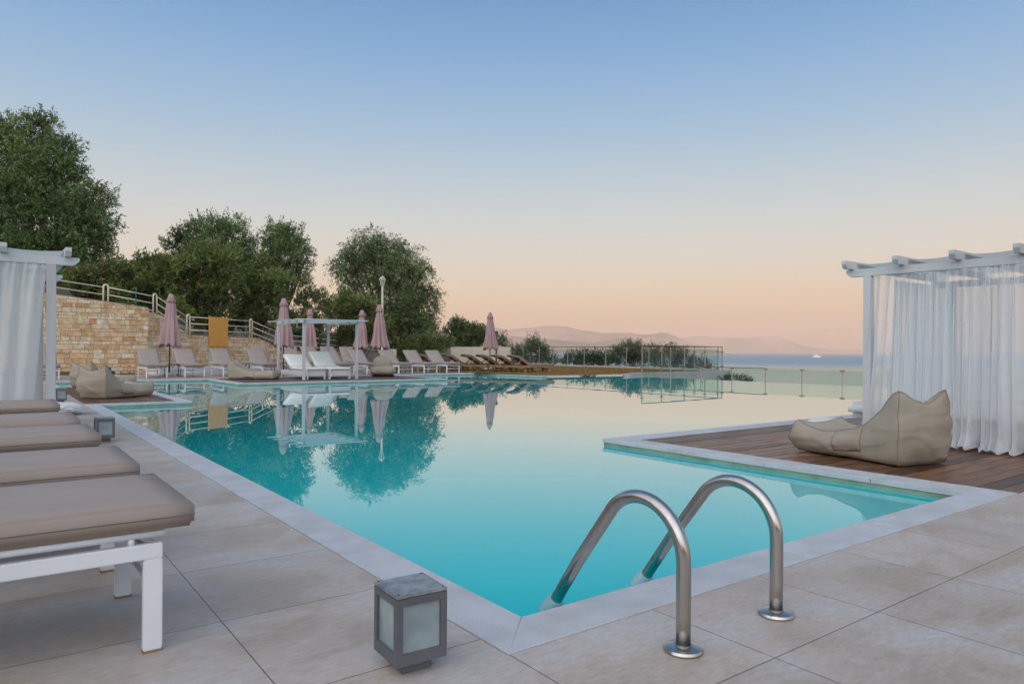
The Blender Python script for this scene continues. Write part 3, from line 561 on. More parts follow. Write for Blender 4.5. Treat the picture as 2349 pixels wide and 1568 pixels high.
def make_lounger(ang=rad(38), w=.60, hi=False, name='sun_lounger'):
    t = empty(name); hx = 1.10; hw = .29
    Rb = Matrix.Translation((hx,0,.335)) @ Matrix.Rotation(-ang, 4, 'Y')
    c = cushion_mb(-.085, hx, w, .350, .072).build('seat_cushion', M['taupe'], t, bevel=.012, seg=3, smooth=True)
    pm = MB()
    for s in (-1,1): pm.tube([(-.075, s*(w/2+.0005), .384), (hx-.02, s*(w/2+.0005), .384)], .0016, 6)
    pm.tube([(-.0855, -w/2+.01, .384), (-.0855, w/2-.01, .384)], .0016, 6)
    pm.build('piping', M['taupe_dark'], c)
    bc = cushion_mb(0, .80, w, .012, .072, lines=(.33,.66)); bc.v = [tuple(Rb @ Vector(v)) for v in bc.v]
    bc.build('backrest_cushion', M['taupe'], t, bevel=.01, seg=2, smooth=True)
    f = MB(); f.box(0, 1.5, -hw-.0, -hw+.03, .268, .312); f.box(0, 1.5, hw-.03, hw, .268, .312); f.box(1.47,1.5,-hw+.03,hw-.03,.27,.31)
    f.build('frame', M['white_metal'], t, bevel=.003)
    for x in (.0, 1.44):
        for s in (-1, 1):
            lg = MB(); y0 = -hw if s < 0 else hw-.03; lg.box(x, x+.05, y0, y0+.03, 0.006, .268); l_ = lg.build('leg', M['white_metal'], t, bevel=.003)
            ft = MB(); ft.box(x-.001, x+.051, y0-.001, y0+.031, 0, .006); ft.build('foot_cap', M['teak'], l_)
    s_ = MB(); s_.tube([(.015,-hw+.03,.17),(.015,hw-.03,.17)], .011, 8); s_.build('crossbar', M['white_metal'], t, smooth=True); s_ = MB(); s_.tube([(.03,-hw+.02,.30)]+[(.03,-hw+.02+(2*hw-.04)*i/8,.30-.035*math.sin(math.pi*i/8)) for i in range(1,8)]+[(.03,hw-.02,.30)], .010, 8)
    s_.build('curved_bar', M['white_metal'], t, smooth=True); s_ = MB(); s_.tube([(1.455,-hw+.03,.17),(1.455,hw-.03,.17)], .011, 8); s_.build('crossbar', M['white_metal'], t, smooth=True)
    sl = MB(); sl.box(.0, hx-.01, -hw+.018, hw-.018, .334, .349); sl.build('sling', M['taupe_dark'], t, bevel=.004)
    st = MB()
    for s in (-1,1):
        st.tube([(0,s*(hw-.012),.338),(hx,s*(hw-.012),.338)], .0105, 8)
        for x in (.08,.55,1.0): st.tube([(x,s*(hw-.014),.31),(x,s*(hw-.014),.334)], .009, 8)
    st.tube([(.0,-hw+.012,.338),(.0,hw-.012,.338)], .0105, 8); st.build('sling_frame', M['white_metal'], t, smooth=True)
    bf = MB()
    for s in (-1,1):
        bf.tube([Rb @ Vector((0,s*(hw-.012),0)), Rb @ Vector((.80,s*(hw-.012),0))], .0105, 8)
        bf.tube([Rb @ Vector((.42,s*(hw-.03),0)), Vector((1.40,s*(hw-.03),.31))], .008, 8)
    bf.tube([Rb @ Vector((.80,-hw+.012,0)), Rb @ Vector((.80,hw-.012,0))], .0105, 8)
    q = MB(); q.box(.02,.79,-hw+.02,hw-.02,-.004,.004, Rb); 
    bf.build('backrest_frame', M['white_metal'], t, smooth=True); q.build('backrest_sling', M['taupe_dark'], t)
    return t
proto = make_lounger()
steep = make_lounger(rad(52))
first = {'p': True, 's': True}
def lounger(src, x, y, rz, label, group):
    k = 'p' if src is proto else 's'
    o = src if first[k] else copy_tree(src); first[k] = False
    o.location = (x, y, 0); o.rotation_euler = (0,0,rz); tag(o, label, 'sun lounger', group); return o
G1 = 'taupe loungers in a row beside the near paving'
for i, (y, lb) in enumerate([(2.515,'taupe sun lounger in the left foreground, the nearest of the row, white legs showing'),
        (3.42,'taupe sun lounger directly behind the nearest one at the left edge'),
        (4.58,'taupe sun lounger whose corner points at the grey bollard lamp, third from the front'),
        (5.58,'taupe sun lounger fourth from the front, just before the left cabana post'),
        (7.13,'taupe sun lounger farthest of the foreground row, against the left curtain')]):
    lounger(proto, .405-.005*i, y, math.pi, lb, G1)
G2 = 'taupe loungers in the front row across the pool'
for x, lb in [(1.28,'taupe lounger partly hidden behind the left cabana post, in front of the tall stone wall'),
        (4.02,'taupe lounger left of the nearest closed parasol, leftmost of the far row in clear view'),
        (5.08,'taupe lounger just right of the nearest closed parasol'),
        (6.20,'taupe lounger directly below the chipboard sheet, left of the slouched bean bag'),
        (7.40,'taupe lounger between the slouched bean bag and the white pergola'),
        (10.04,'taupe lounger behind the right white daybed of the pergola'),
        (11.10,'taupe lounger seen through the right posts of the white pergola'),
        (12.37,'taupe lounger behind the round bean bag'),
        (13.43,'taupe lounger second from the lawn end of the row'),
        (14.43,'taupe lounger at the lawn end of the row, next to the wooden loungers')]:
    lounger(proto, x, 23.15, math.pi/2, lb, G2)
G3 = 'taupe loungers in the back row against the stone wall'
for x, y, lb in [(8.35,26.1,'back row taupe lounger half hidden left of the pergola'),
        (9.55,26.1,'back row taupe lounger between the two left pergola posts'),
        (10.30,26.1,'back row taupe lounger with a steep back right of the second parasol'),
        (11.12,26.1,'back row taupe lounger with a steep back in the middle of the pergola opening'),
        (11.95,26.1,'back row taupe lounger with a steep back at the rightmost pergola post')]:
    lounger(steep, x, y, math.pi/2, lb, G3)

# ---------------------------------------------------------------- side tables
def side_table(x, y, label):
    t = thing('side_table', label, 'table', (x, y, 0), 0, 'small black tables between loungers'); mb = MB(); mb.box(-.24,.24,-.2,.2,.385,.405); mb.build('tabletop', M['black'], t, bevel=.004)
    for sx in (-1,1):
        for sy in (-1,1): l = MB(); l.box(sx*.2-.011,sx*.2+.011,sy*.17-.011,sy*.17+.011,0,.385); l.build('leg', M['black'], t)
side_table(4.62, 24.0, 'small black side table beside the nearest parasol pole'); side_table(6.82, 24.4, 'small black side table partly behind the slouched bean bag')
side_table(8.05, 24.3, 'small black side table left of the white pergola'); side_table(12.92, 24.4, 'small black side table right of the round bean bag')

# ---------------------------------------------------------------- closed parasols
def make_parasol(seed, lean=0):
    rnd = random.Random(seed); t = empty('parasol'); H = 2.70; zb = .98
    mb = MB(); mb.tube([(0,0,.06),(0,0,H-.02)], .021, 12); mb.build('pole', M['black'], t, smooth=40)
    ph = [rnd.uniform(-.3,.3) for _ in range(8)]; am = [rnd.uniform(.7,1.25) for _ in range(8)]
    def fold(a, s):
        k = int((a/(2*math.pi)*8)%8); f = abs(math.sin(a*4+ph[0]*.3)); am_ = am[k]*f**1.4+(1-f**1.4)*.62
        return 1*(1-.02)+(am_-1)*(.35+.65*s)
    mb = MB(); n = 96; prof = []
    for i in range(25):
        s = i/24; prof.append((.115+.235*s**.95+(.012*math.sin(s*9+seed)), H-.26-(H-.26-zb)*s))
    vs = []; m_ = len(prof)
    for j, (r, z) in enumerate(prof):
        s = j/(m_-1)
        for k in range(n):
            a = 2*math.pi*k/n; tw = a+.25*s*math.sin(seed); rr = r*fold(tw, s)
            dz = (.055*math.cos(8*tw+1)+.03*math.sin(3*tw+seed)) if j == m_-1 else 0
            vs.append((rr*math.cos(a), rr*math.sin(a), z+dz))
    fs = [(j*n+k, (j+1)*n+k, (j+1)*n+(k+1)%n, j*n+(k+1)%n) for j in range(m_-1) for k in range(n)]
    mb.add(vs, fs); c = mb.build('canopy', M['mauve'], t, smooth=True)
    md = c.modifiers.new('thickness', 'SOLIDIFY'); md.thickness = .008
    mb = MB(); mb.lathe([(.02,H-.015),(.062,H-.02),(.075,H-.05),(.105,H-.15),(.155,H-.285),(.148,H-.29),(.10,H-.17)], 48, fold=lambda a, s: 1+.13*s*math.sin(8*a)+.05*s*math.sin(5*a+seed)); mb.build('vent_cap', M['mauve'], t, smooth=True)
    mb = MB(); mb.lathe([(.0,H+.03),(.022,H+.02),(.028,H-.0),(.024,H-.015),(0,H-.015)][::-1], 16); mb.build('finial', M['black'], t, smooth=True)
    mb = MB(); mb.lathe([(.0,0),(.30,0),(.315,.02),(.30,.05),(.22,.085),(.06,.105),(.0,.105)], 36); mb.build('base', M['concrete'], t, smooth=50)
    mb = MB(); mb.lathe([(0,.10),(.03,.10),(.03,.34),(0,.34)], 16); mb.build('pole_socket', M['black'], t, smooth=40)
    return t
PG = 'closed mauve parasols around the pool'
for i, (px, py, d, hs_, lb) in enumerate([(388,800,23.0,1.0,'closed mauve parasol in front of the stone wall, nearest and leftmost'),
        (650,800,24.7,1.0,'closed mauve parasol behind the left posts of the white pergola'),
        (710,800,30.5,.985,'closed mauve parasol seen through the middle of the white pergola, smaller and darker'),
        (829.5,800,31.0,.985,'closed mauve parasol at the right post of the white pergola'),
        (869.5,800,27.9,1.0,'closed mauve parasol just left of the lamp post pole'),
        (1123.5,800,32.7,.985,'closed mauve parasol standing alone by the wooden loungers')]):
    u = make_parasol(i+1); p = at(px, py, d); u.location = (p.x, p.y, 0); u.scale = (1,1,hs_); tag(u, lb, 'parasol', PG); u.rotation_euler = (0,.018 if i == 0 else 0, i*.9)

# ---------------------------------------------------------------- bean bags
def bean_mesh(Ln, W, prof, seed, wr=.012):
    # prof: x fraction -> edge height, centre height ; a closed soft body with rounded sides
    rnd = random.Random(seed)
    def ev(x, k):
        for a, b_ in zip(prof, prof[1:]):
            if x <= b_[0]:
                s = (x-a[0])/(b_[0]-a[0]); s = s*s*(3-2*s)*.5+s*.5; return a[k]+(b_[k]-a[k])*s
        return prof[-1][k]
    NX, NT, NS, NB = 48, 16, 12, 16; mb = MB(); V = []
    def ringpts(x, inset=0):
        ze, zc = ev(x, 1), ev(x, 2); w = W/2*(1-.10*math.sin(math.pi*min(1, x*1.3))**2)-inset; pts = []
        zt_ = zc+(ze-zc)*.82
        for i in range(NT+1):                               # top, from -w to w
            s = -1+2*i/NT; z = zc+(ze-zc)*(abs(s)**1.9-.18*max(0,abs(s)-.8)/.2)-inset*.4; pts.append((s*w*.93, z))
        for i in range(1, NS):                              # +side down
            s = i/NS; bul = math.sin(math.pi*s)**.7*.085*W; pts.append((w*.93+bul+(w*.02)*s, zt_+(.012-zt_)*s))
        for i in range(NB+1): s = 1-2*i/NB; pts.append((s*w*.94, .006 if abs(s) < .99 else .012))
        for i in range(1, NS):
            s = 1-i/NS; bul = math.sin(math.pi*s)**.7*.085*W; pts.append((-(w*.93+bul+(w*.02)*s), zt_+(.012-zt_)*s))
        return pts
    stations = [(0, 0)]+[(i/NX, 0) for i in range(1, NX)]+[(1, 0)]
    for x, ins in stations:
        bulx = 0
        for (y, z) in ringpts(x, ins):
            X = x*Ln
            if x < .12: X -= (.03*math.sin(math.pi*min(1, z/ev(0,1))))*(1-x/.12)
            if x > .88: X += (.045*math.sin(math.pi*min(1, z/ev(1,1))))*((x-.88)/.12)
            V.append(Vector((X, y, z)))
    m_ = NT+NS+NB+NS-1
    m_ = len(ringpts(0)); ns = len(stations)
    F = [(i*m_+k, (i+1)*m_+k, (i+1)*m_+(k+1)%m_, i*m_+(k+1)%m_) for i in range(ns-1) for k in range(m_)]
    # end panels: a patch spanned between the four edges, puffed outwards
    def cap(base, x, sgn):
        T = [V[base+i] for i in range(NT+1)]; Rg = [V[base+NT+j] for j in range(NS+1)]; B_ = [V[base+NT+NS+NB-i] for i in range(NB+1)]; Lf = [V[base+(m_-j) % m_] for j in range(NS+1)]
        idx = {}
        for i in range(NT+1): idx[(i,0)] = base+i; idx[(i,NS)] = base+NT+NS+NB-i
        for j in range(NS+1): idx[(NT,j)] = base+NT+j; idx[(0,j)] = base+(m_-j) % m_
        for i in range(1, NT):
            for j in range(1, NS):
                u, v = i/NT, j/NS; p = T[i]*(1-v)+B_[i]*v+Lf[j]*(1-u)+Rg[j]*u-(T[0]*(1-u)*(1-v)+T[NT]*u*(1-v)+B_[0]*(1-u)*v+B_[NT]*u*v)
                p = p+Vector((sgn*.075*W*(math.sin(math.pi*u)*math.sin(math.pi*v))**.6, 0, 0)); idx[(i,j)] = len(V); V.append(p)
        for i in range(NT):
            for j in range(NS):
                f = (idx[(i,j)], idx[(i,j+1)], idx[(i+1,j+1)], idx[(i+1,j)]); F.append(f if sgn < 0 else f[::-1])
    cap(0, 0, -1); cap((ns-1)*m_, 1, 1)
    out_ = []
    for v in V:
        q = Vector((v.x*2.4+seed*7, v.y*2.4, v.z*9)); n = noise.noise(q)+.6*noise.noise(q*2.1)+.4*noise.noise(q*4.3)
        low = 1+.9*max(0, 1-v.z/.2); a = wr*n*low*min(1, v.z/.03)
        r_ = Vector((v.x-Ln/2, v.y, max(0, v.z-.12))); r_ = r_.normalized() if r_.length > 1e-6 else Vector((0,0,1)); out_.append(v+r_*a)
    mb.v = [tuple(v) for v in out_]; mb.f = F
    seams = []
    for k in (0, NT): seams.append([Vector(out_[i*m_+k])+Vector((0,0,.002)) for i in range(ns)])
    seams.append([Vector(out_[NT+j]) for j in range(0, NS)]); seams.append([Vector(out_[(m_-j) % m_]) for j in range(0, NS)])
    seams.append([Vector(out_[(ns-1)*m_+NT+j]) for j in range(0, NS)]); seams.append([Vector(out_[(ns-1)*m_+(m_-j) % m_]) for j in range(0, NS)])
    seams.append([Vector(out_[k]) for k in range(0, NT+1)]); seams.append([Vector(out_[(ns-1)*m_+k]) for k in range(0, NT+1)])
    side = {i: [Vector(out_[i*m_+NT+j]) for j in range(NS)] for i in range(ns)}; side2 = {i: [Vector(out_[i*m_+(m_-j) % m_]) for j in range(NS)] for i in range(ns)}
    return mb, seams, side, side2
BPROF = [(0,.595,.475),(.05,.575,.47),(.10,.515,.445),(.17,.42,.39),(.25,.35,.34),(.34,.29,.295),(.46,.24,.255),(.6,.21,.24),(.75,.198,.232),(.88,.225,.228),(1,.285,.24)]
def bean(x, y, rz, label, seed, Ln=1.06, W=.66, wr=.012, flip=False):
    t = thing('bean_bag', label, 'bean bag', (x, y, .006), rz, 'beige bean bag loungers')
    mb, seams, side, side2 = bean_mesh(Ln, W, BPROF, seed, wr); mb.build('body', M['canvas'], t, smooth=True)
    s = MB()
    for sm in seams: s.tube(sm, .0024, 6, cap=False)
    s.build('seams', M['seam'], t, smooth=True)
    ns = len(side); sd_ = side if not flip else side2; a, b_ = int(ns*.34), int(ns*.58); pk = MB(); V = []; cols_ = range(a, b_+1); js = range(1, 10); sg = 1 if not flip else -1
    for i in cols_:
        for j in js: v = sd_[i][j]; bul = .003+.012*math.sin(math.pi*(i-a)/(b_-a))*math.sin(math.pi*(j-1)/8.5); V.append((v.x, v.y+sg*bul, v.z))
    nj = len(js); pk.add(V, [(i*nj+j, (i+1)*nj+j, (i+1)*nj+j+1, i*nj+j+1) for i in range(len(cols_)-1) for j in range(nj-1)])
    o = pk.build('pocket', M['canvas'], t, smooth=True); md = o.modifiers.new('thickness', 'SOLIDIFY'); md.thickness = .01; md.offset = 0
    sk = MB(); edge = [V[i*nj] for i in range(len(cols_))]; sk.tube([V[j] for j in range(nj-1,-1,-1)]+edge+[V[(len(cols_)-1)*nj+j] for j in range(nj)], .0028, 5, cap=False); sk.build('pocket_stitching', M['seam'], o)
    return t
# local +x points from the back to the foot; side with pocket is +y (flip: -y)
def place(cx, cy, ang, ox, oy):            # world position of local origin so that local (0, oy) sits at (cx, cy)
    return cx-(math.cos(ang)*ox-math.sin(ang)*oy), cy-(math.sin(ang)*ox+math.cos(ang)*oy)
a = rad(78); p = place(5.50, 2.50, a, 0, .285); bean(*p, a, 'large beige bean bag on the dark deck beside the right curtain', 3, .96, .57, .02)
a = rad(36); p = place(1.60, 13.76, a, 0, -.29); bean(*p, a, 'beige bean bag at the left by the water, the nearer of the pair', 8, .97, .60, .02, flip=True)
a = rad(30); bean(1.62, 17.9, a, 'beige bean bag half hidden behind its twin on the left deck', 12, 1.05, .64, .02, flip=True)
a = rad(-33); bean(5.72, 21.35, a, 'slouched beige bean bag left of the white pergola', 21, 1.22, .70, .02, flip=True)
# round one: a puffed seat and an upright back
t = thing('bean_bag', 'round beige bean bag armchair on a dark base, right of the pergola', 'bean bag', (10.45, 21.15, .004), HEAD-rad(90)+rad(14), 'beige bean bag loungers')
def blob(name, c, r, mat, seed, par, zfl=0, ex=2.4, amp=.03):
    bm = bmesh.new(); bmesh.ops.create_icosphere(bm, subdivisions=5, radius=1)
    for v in bm.verts:
        q = v.co.copy(); f = (abs(q.x)**ex+abs(q.y)**ex+abs(q.z)**ex)**(-1/ex); q = q*f; n = noise.noise(q*2.3+Vector((seed,0,0)))+.5*noise.noise(q*5+Vector((seed,2,0)))
        q *= 1+amp*n; v.co = Vector((q.x*r[0]+c[0], q.y*r[1]+c[1], max(zfl, q.z*r[2]+c[2])))
    me = bpy.data.meshes.new(name); bm.to_mesh(me); bm.free(); me.materials.append(mat); me.shade_smooth(); o = bpy.data.objects.new(name, me); COL.objects.link(o); o.parent = par; return o
blob('back', (0,.22,.36), (.325,.24,.315), M['canvas'], 3, t, .0, 2.5); blob('seat', (0,-.10,.20), (.415,.40,.155), M['canvas'], 5, t, .03, 2.7)
mb = MB(); mb.lathe([(0,0),(.33,0),(.37,.03),(.38,.06),(0,.06)], 40, (0,-.06,0)); mb.build('base', M['black'], t, smooth=50)

# ---------------------------------------------------------------- bollard lamps
def make_bollard():
    t = empty('bollard_lamp'); w = .075
    mb = MB(); mb.box(-.045,.045,-.045,.045,0,.035); mb.build('foot', M['grey_metal'], t, bevel=.003)
    mb = MB(); mb.box(-w,w,-w,w,.035,.043); 
    for sx in (-1,1):
        for sy in (-1,1): x0 = -w if sx < 0 else w-.019; y0 = -w if sy < 0 else w-.019; mb.box(x0, x0+.019, y0, y0+.019, .043, .213)
    for s in (-1,1):
        y0 = -w if s < 0 else w-.012; mb.box(-w+.019,w-.019,y0,y0+.012,.043,.066); mb.box(-w+.019,w-.019,y0,y0+.012,.193,.213)
        mb.box(y0,y0+.012,-w+.019,w-.019,.043,.066); mb.box(y0,y0+.012,-w+.019,w-.019,.193,.213)
    mb.build('housing', M['grey_metal'], t)
    for s in (-1,1):
        g_ = MB(); y0 = s*(w-.008); g_.box(-w+.019,w-.019,min(y0,y0-s*.004),max(y0,y0-s*.004),.066,.193); g_.build('pane', M['frost'], t)
        g_ = MB(); g_.box(min(y0,y0-s*.004),max(y0,y0-s*.004),-w+.019,w-.019,.066,.193); g_.build('pane', M['frost'], t)
    mb = MB(); mb.box(-w-.001,w+.001,-w-.001,w+.001,.2145,.224); l_ = mb.build('lid', M['grey_lid'], t, bevel=.002)
    mb = MB()
    for sx in (-1,1):
        for sy in (-1,1): mb.lathe([(0,0),(.003,0),(.003,.0015),(0,.0015)], 8, (sx*.066, sy*.066, .2242))
    mb.build('screw', M['black'], l_)
    mb = MB(); mb.lathe([(0,.043),(.022,.043),(.022,.12),(0,.14)], 16); mb.build('lamp_bulb', M['frost'], t, smooth=40)
    return t
b0 = make_bollard(); b0.location = (.938,1.722,0); b0.rotation_euler = (0,0,rad(-3)); tag(b0, 'grey square bollard lamp in the foreground by the pool corner', 'lamp', 'grey bollard lamps along the pool')
for x, y, lb in [(.87,7.57,'grey square bollard lamp beyond the foreground loungers, midway along the left coping'),(.93,13.45,'grey square bollard lamp half hidden behind the left cabana post')]:
    c = copy_tree(b0); c.location = (x, y, 0); c.rotation_euler = (0,0,rad(3)); c['label'] = lb
sl_ = thing('spotlight', 'small grey uplight at the foot of the tall stone wall', 'lamp', (3.22,26.82,0))
mb = MB(); mb.box(-.06,.06,-.05,.05,0,.015); mb.box(-.012,.012,-.01,.01,.015,.12); mb.build('bracket', M['white_metal'], sl_); mb = MB(); mb.lathe([(0,0),(.05,0),(.055,.03),(.055,.14),(0,.14)], 18, (0,0,.12)); mb.build('lamp_head', M['grey_metal'], sl_, smooth=40)

# ---------------------------------------------------------------- pool ladder
ld = thing('pool_ladder', 'stainless steel pool ladder handrails at the near pool edge', 'ladder', (0,0,0))
for X in (1.625, 2.095):
    P = [(X,1.335,.012),(X,1.335,.10),(X,1.335,.19),(X,1.335,.235)]
    for i in range(1, 25): a = math.pi-i/24*rad(146); P.append((X, 1.502+.167*math.cos(a), .25+.170*math.sin(a)))
    P += [(X,1.78,.165),(X,1.93,-.047),(X,1.975,-.111),(X,2.0,-.18),(X,2.01,-.3),(X,2.01,-1.1)]
    mb = MB(); mb.tube(P, .0215, 28); mb.build('handrail', M['steel'], ld, smooth=True)
    mb = MB(); mb.lathe([(0,0.001),(.056,.001),(.058,.006),(.055,.013),(.046,.0165),(.024,.018),(.024,.022),(0,.022)], 40, (X,1.335,0)); mb.build('flange', M['steel'], ld, smooth=40)
    mb = MB(); mb.tube([(X,1.905,-.012),(X,1.925,-.04),(X,1.96,-.09)], [.026,.036,.040], 20); mb.build('bracket', M['plastic'], ld, smooth=40)
for i, z in enumerate((-.30,-.55,-.80)):
    mb = MB(); mb.box(1.65,2.07,2.015,2.09,z-.012,z+.012); mb.build('step', M['steel'], ld, bevel=.004)

# ---------------------------------------------------------------- cabanas, pergola
def beam(mb, a, b_, w, h, z, cut=.05):        # bar from a to b (plan), underside z, ends cut back at the bottom
    a = Vector(a); b_ = Vector(b_); d = (b_-a).normalized(); n = Vector((-d.y, d.x))*w/2; V = []
    for s, p in ((-1,a),(1,b_)):
        for zz, c in ((z, cut),(z+h*.55, 0),(z+h, 0)):
            for k in (-1,1): q = p-d*s*c+n*k; V.append((q.x, q.y, zz))
    F = [(0,2,3,1),(2,4,5,3),(6,7,9,8),(8,9,11,10),(0,1,7,6),(4,10,11,5),(0,6,8,2),(2,8,10,4),(1,3,9,7),(3,5,11,9)]
    return mb.add(V, F)
def cabana(name, label, x0, x1, y0, y1, beams='X', hz_=1.64, pw=.075, n=4, over=.2, ro=.2, zf=0.0, plank=False, rz=(0.,0.)):
    t = thing(name, label, 'cabana' if name != 'pergola' else 'pergola', (x0, y0, zf))
    X, Y = x1-x0, y1-y0
    for x, y in ((0,0),(X,0),(0,Y),(X,Y)):
        mb = MB(); mb.box(x-pw/2,x+pw/2,y-pw/2,y+pw/2,0,hz_-.001); mb.build('post', M['white_wood'], t, bevel=.004)
    for k in (0,1):
        mb = MB()
        if beams == 'X': beam(mb, (-over,k*Y),(X+over,k*Y), .05,.075,hz_)
        else: beam(mb, (k*X,-over),(k*X,Y+over), .05,.075,hz_)
        mb.build('beam', M['white_wood_h'], t, bevel=.003)
    for i in range(n):
        s = i/(n-1); mb = MB(); w_, h_ = (.16,.028) if plank else (.05,.08)
        if beams == 'X': xx = X+.125-.48*(n-1-i); beam(mb, (xx,-ro),(xx,Y+ro), w_,h_,hz_+.0765, .03)
        else: yy = -over*.75+(Y+over*1.5)*s; beam(mb, (-ro,yy),(X+ro,yy), w_,h_,hz_+.0765, .03)
        mb.build('rafter', M['white_wood_h'], t, bevel=.002)
    # shade cloth sagging between the rafters
    V = []; nn = 40; ww = []
    for i in range(nn+1):
        s = i/nn; sag = .018+.022*abs(math.sin(math.pi*s*(n-1)))
        for k in (0,.25,.5,.75,1):
            zz = hz_+.0765+(.03 if plank else .078)-sag*(1.1 if 0 < k < 1 else .8)
            V.append(((-over*.5+(X+over)*s, .05+(Y-.1)*k, zz) if beams == 'X' else (.05+(X-.1)*k, -over*.7+(Y+over*1.4)*s, zz)))
    mb = MB(); mb.add(V, [(i*5+k,(i+1)*5+k,(i+1)*5+k+1,i*5+k+1) for i in range(nn) for k in range(4)]); o = mb.build('shade_cloth', M['shade'], t, smooth=True)
    return t
cabana('cabana', 'whitewashed timber cabana at the left edge, hung with a white curtain', -1.45, .45, 7.65, 9.55, 'X', 1.635, n=5, over=.22, ro=.12)
cabana('cabana', 'whitewashed timber cabana at the right edge, wrapped in sheer curtains', 7.0, 8.95, 1.35, 3.46, 'Y', 1.632, n=6, over=.22, ro=.17)
cabana('pergola', 'small white timber pergola over two white daybeds across the pool', 7.27, 8.90, 19.78, 22.0, 'Y', 1.66, n=5, over=.18, ro=.28, plank=True)

def curtain(name, label, A, B_, z0, z1, mat, seed, folds=14, amp=.035, pinch=0, spread=0, hem=.0, ncol=None, bulge=0, group=None, puddle=False, lean=0):
    rnd = random.Random(seed); A = Vector(A); B_ = Vector(B_); W = (B_-A).length; d = (B_-A).normalized(); n = Vector((d.y,-d.x))
    nc = ncol or int(W*95); nr = 46; ph = [rnd.uniform(0,6.28) for _ in range(8)]; V = []
    for i in range(nr+1):
        v = i/nr
        for j in range(nc+1):
            u = j/nc; su = .5+(u-.5)*(1-pinch*math.sin(math.pi*min(1,(1-v)*1.0))*.0)+(u-.0)*spread*v*0
            x = u*W+lean*W*v*u*0
            w_ = u+.03*math.sin(7*u+ph[0])+.012*v*math.sin(3*v+9*u+ph[1])
            f1 = math.sin(2*math.pi*folds*w_+ph[2]+.8*math.sin(2*math.pi*folds*.31*u+ph[3])); f2 = math.sin(2*math.pi*folds*2.3*u+ph[4]); f3 = math.sin(2*math.pi*folds*.37*u+ph[5]+1.5*v)
            top = math.exp(-v*14); o = amp*((.35+.75*v**.6)*f1*(1-.4*top)+.35*(1-v)**1.5*f2+.6*v*f3*.8)+.012*top*math.sin(2*math.pi*folds*4.1*u)+bulge*math.sin(math.pi*v)*math.sin(math.pi*u)
            x += -.4*amp*math.cos(2*math.pi*folds*w_+ph[2])*v**.7
            x = x + spread*v*(u-.0) + lean*v*(1-u)
            z = z1-(z1-z0)*v+(.012*f1+.02*f3+hem*math.sin(6.28*u*1.3+ph[6]))*max(0,(v-.85)/.15)+.006*top*math.sin(2*math.pi*folds*5*u+1)
            if i == 0: z += .010*math.sin(2*math.pi*folds*3.3*u)
            if puddle and v > .93: k = (v-.93)/.07; o += .05*k*(1+.8*f1); z = max(z0+.004+.018*(1+f2), z)
            p = A+d*x+n*o; V.append((p.x, p.y, max(z, .012)))
    mb = MB(); mb.add(V, [(i*(nc+1)+j,(i+1)*(nc+1)+j,(i+1)*(nc+1)+j+1,i*(nc+1)+j+1) for i in range(nr) for j in range(nc)])
    o = mb.build(name, mat, smooth=True); tag(o, label, 'curtain', group); return o
curtain('curtain', 'heavy white curtain hanging at the left edge from the left cabana beam', (-1.4,7.64), (.415,7.64), .05, 1.635, M['sheer_dense'], 4, folds=11, amp=.04, spread=-.13, group='white cabana curtains')
curtain('curtain', 'sheer white curtain farthest from the lens, next to the right cabana post', (7.0,3.42), (7.0,2.74), .02, 1.625, M['sheer'], 9, folds=9, amp=.055, hem=.01, group='white cabana curtains', lean=-.10)
curtain('curtain', 'sheer white curtain behind the back of the large bean bag', (6.985,2.76), (6.985,2.27), .012, 1.625, M['sheer'], 15, folds=7, amp=.06, hem=.02, group='white cabana curtains', puddle=True)
curtain('curtain', 'sheer white curtain at the right edge with a bunched hem', (6.97,2.30), (6.97,1.40), .012, 1.625, M['sheer'], 22, folds=8, amp=.065, hem=.02, group='white cabana curtains', puddle=True)
curtain('curtain', 'sheer white curtain on the far side of the right cabana, seen through the front ones', (8.95,3.42), (8.95,1.40), .03, 1.625, M['sheer'], 31, folds=12, amp=.05, group='white cabana curtains')
curtain('curtain', 'sheer white curtain gathered at the pool-end of the right cabana', (7.55,3.46), (8.9,3.46), .03, 1.625, M['sheer'], 37, folds=10, amp=.04, group='white cabana curtains')
def mattress_mb(x0,x1,y0,y1,z0,z1):
    mb = MB(); mb.box(x0,x1,y0,y1,z0,z1); return mb
db = thing('daybed', 'white daybed mattress inside the right cabana, seen through the curtain', 'daybed', (7.25,1.6,0))
mattress_mb(0,1.5,0,2.22,.20,.36).build('mattress', M['white_fabric'], db, bevel=.05, seg=4, smooth=True)
mb = MB(); mb.box(.03,1.47,.03,2.0,.06,.198); mb.build('bed_base', M['white_wood_h'], db, bevel=.005)
for x_ in (.06,1.44):
    for y_ in (.06,1.94): mb = MB(); mb.box(x_-.03,x_+.03,y_-.03,y_+.03,0,.06); mb.build('leg', M['white_wood'], db)
cu = thing('cushion', 'pale cushion end poking out past the right cabana post', 'cushion', (7.22,4.02,.004), rad(20)); blob('cover', (0,0,.09), (.30,.17,.075), M['white_fabric'], 4, cu, .0, 3.2, .05)
mb = MB(); mb.box(-.26,-.08,-.12,-.08,0,.03); 
bd = thing('fabric_bundle', 'white fabric bundle lying on the paving behind the left cabana post', 'fabric', (.72,10.95,.004), rad(-8)); blob('cloth', (0,0,.08), (.26,.36,.075), M['white_fabric'], 14, bd, .0, 2.6, .16)

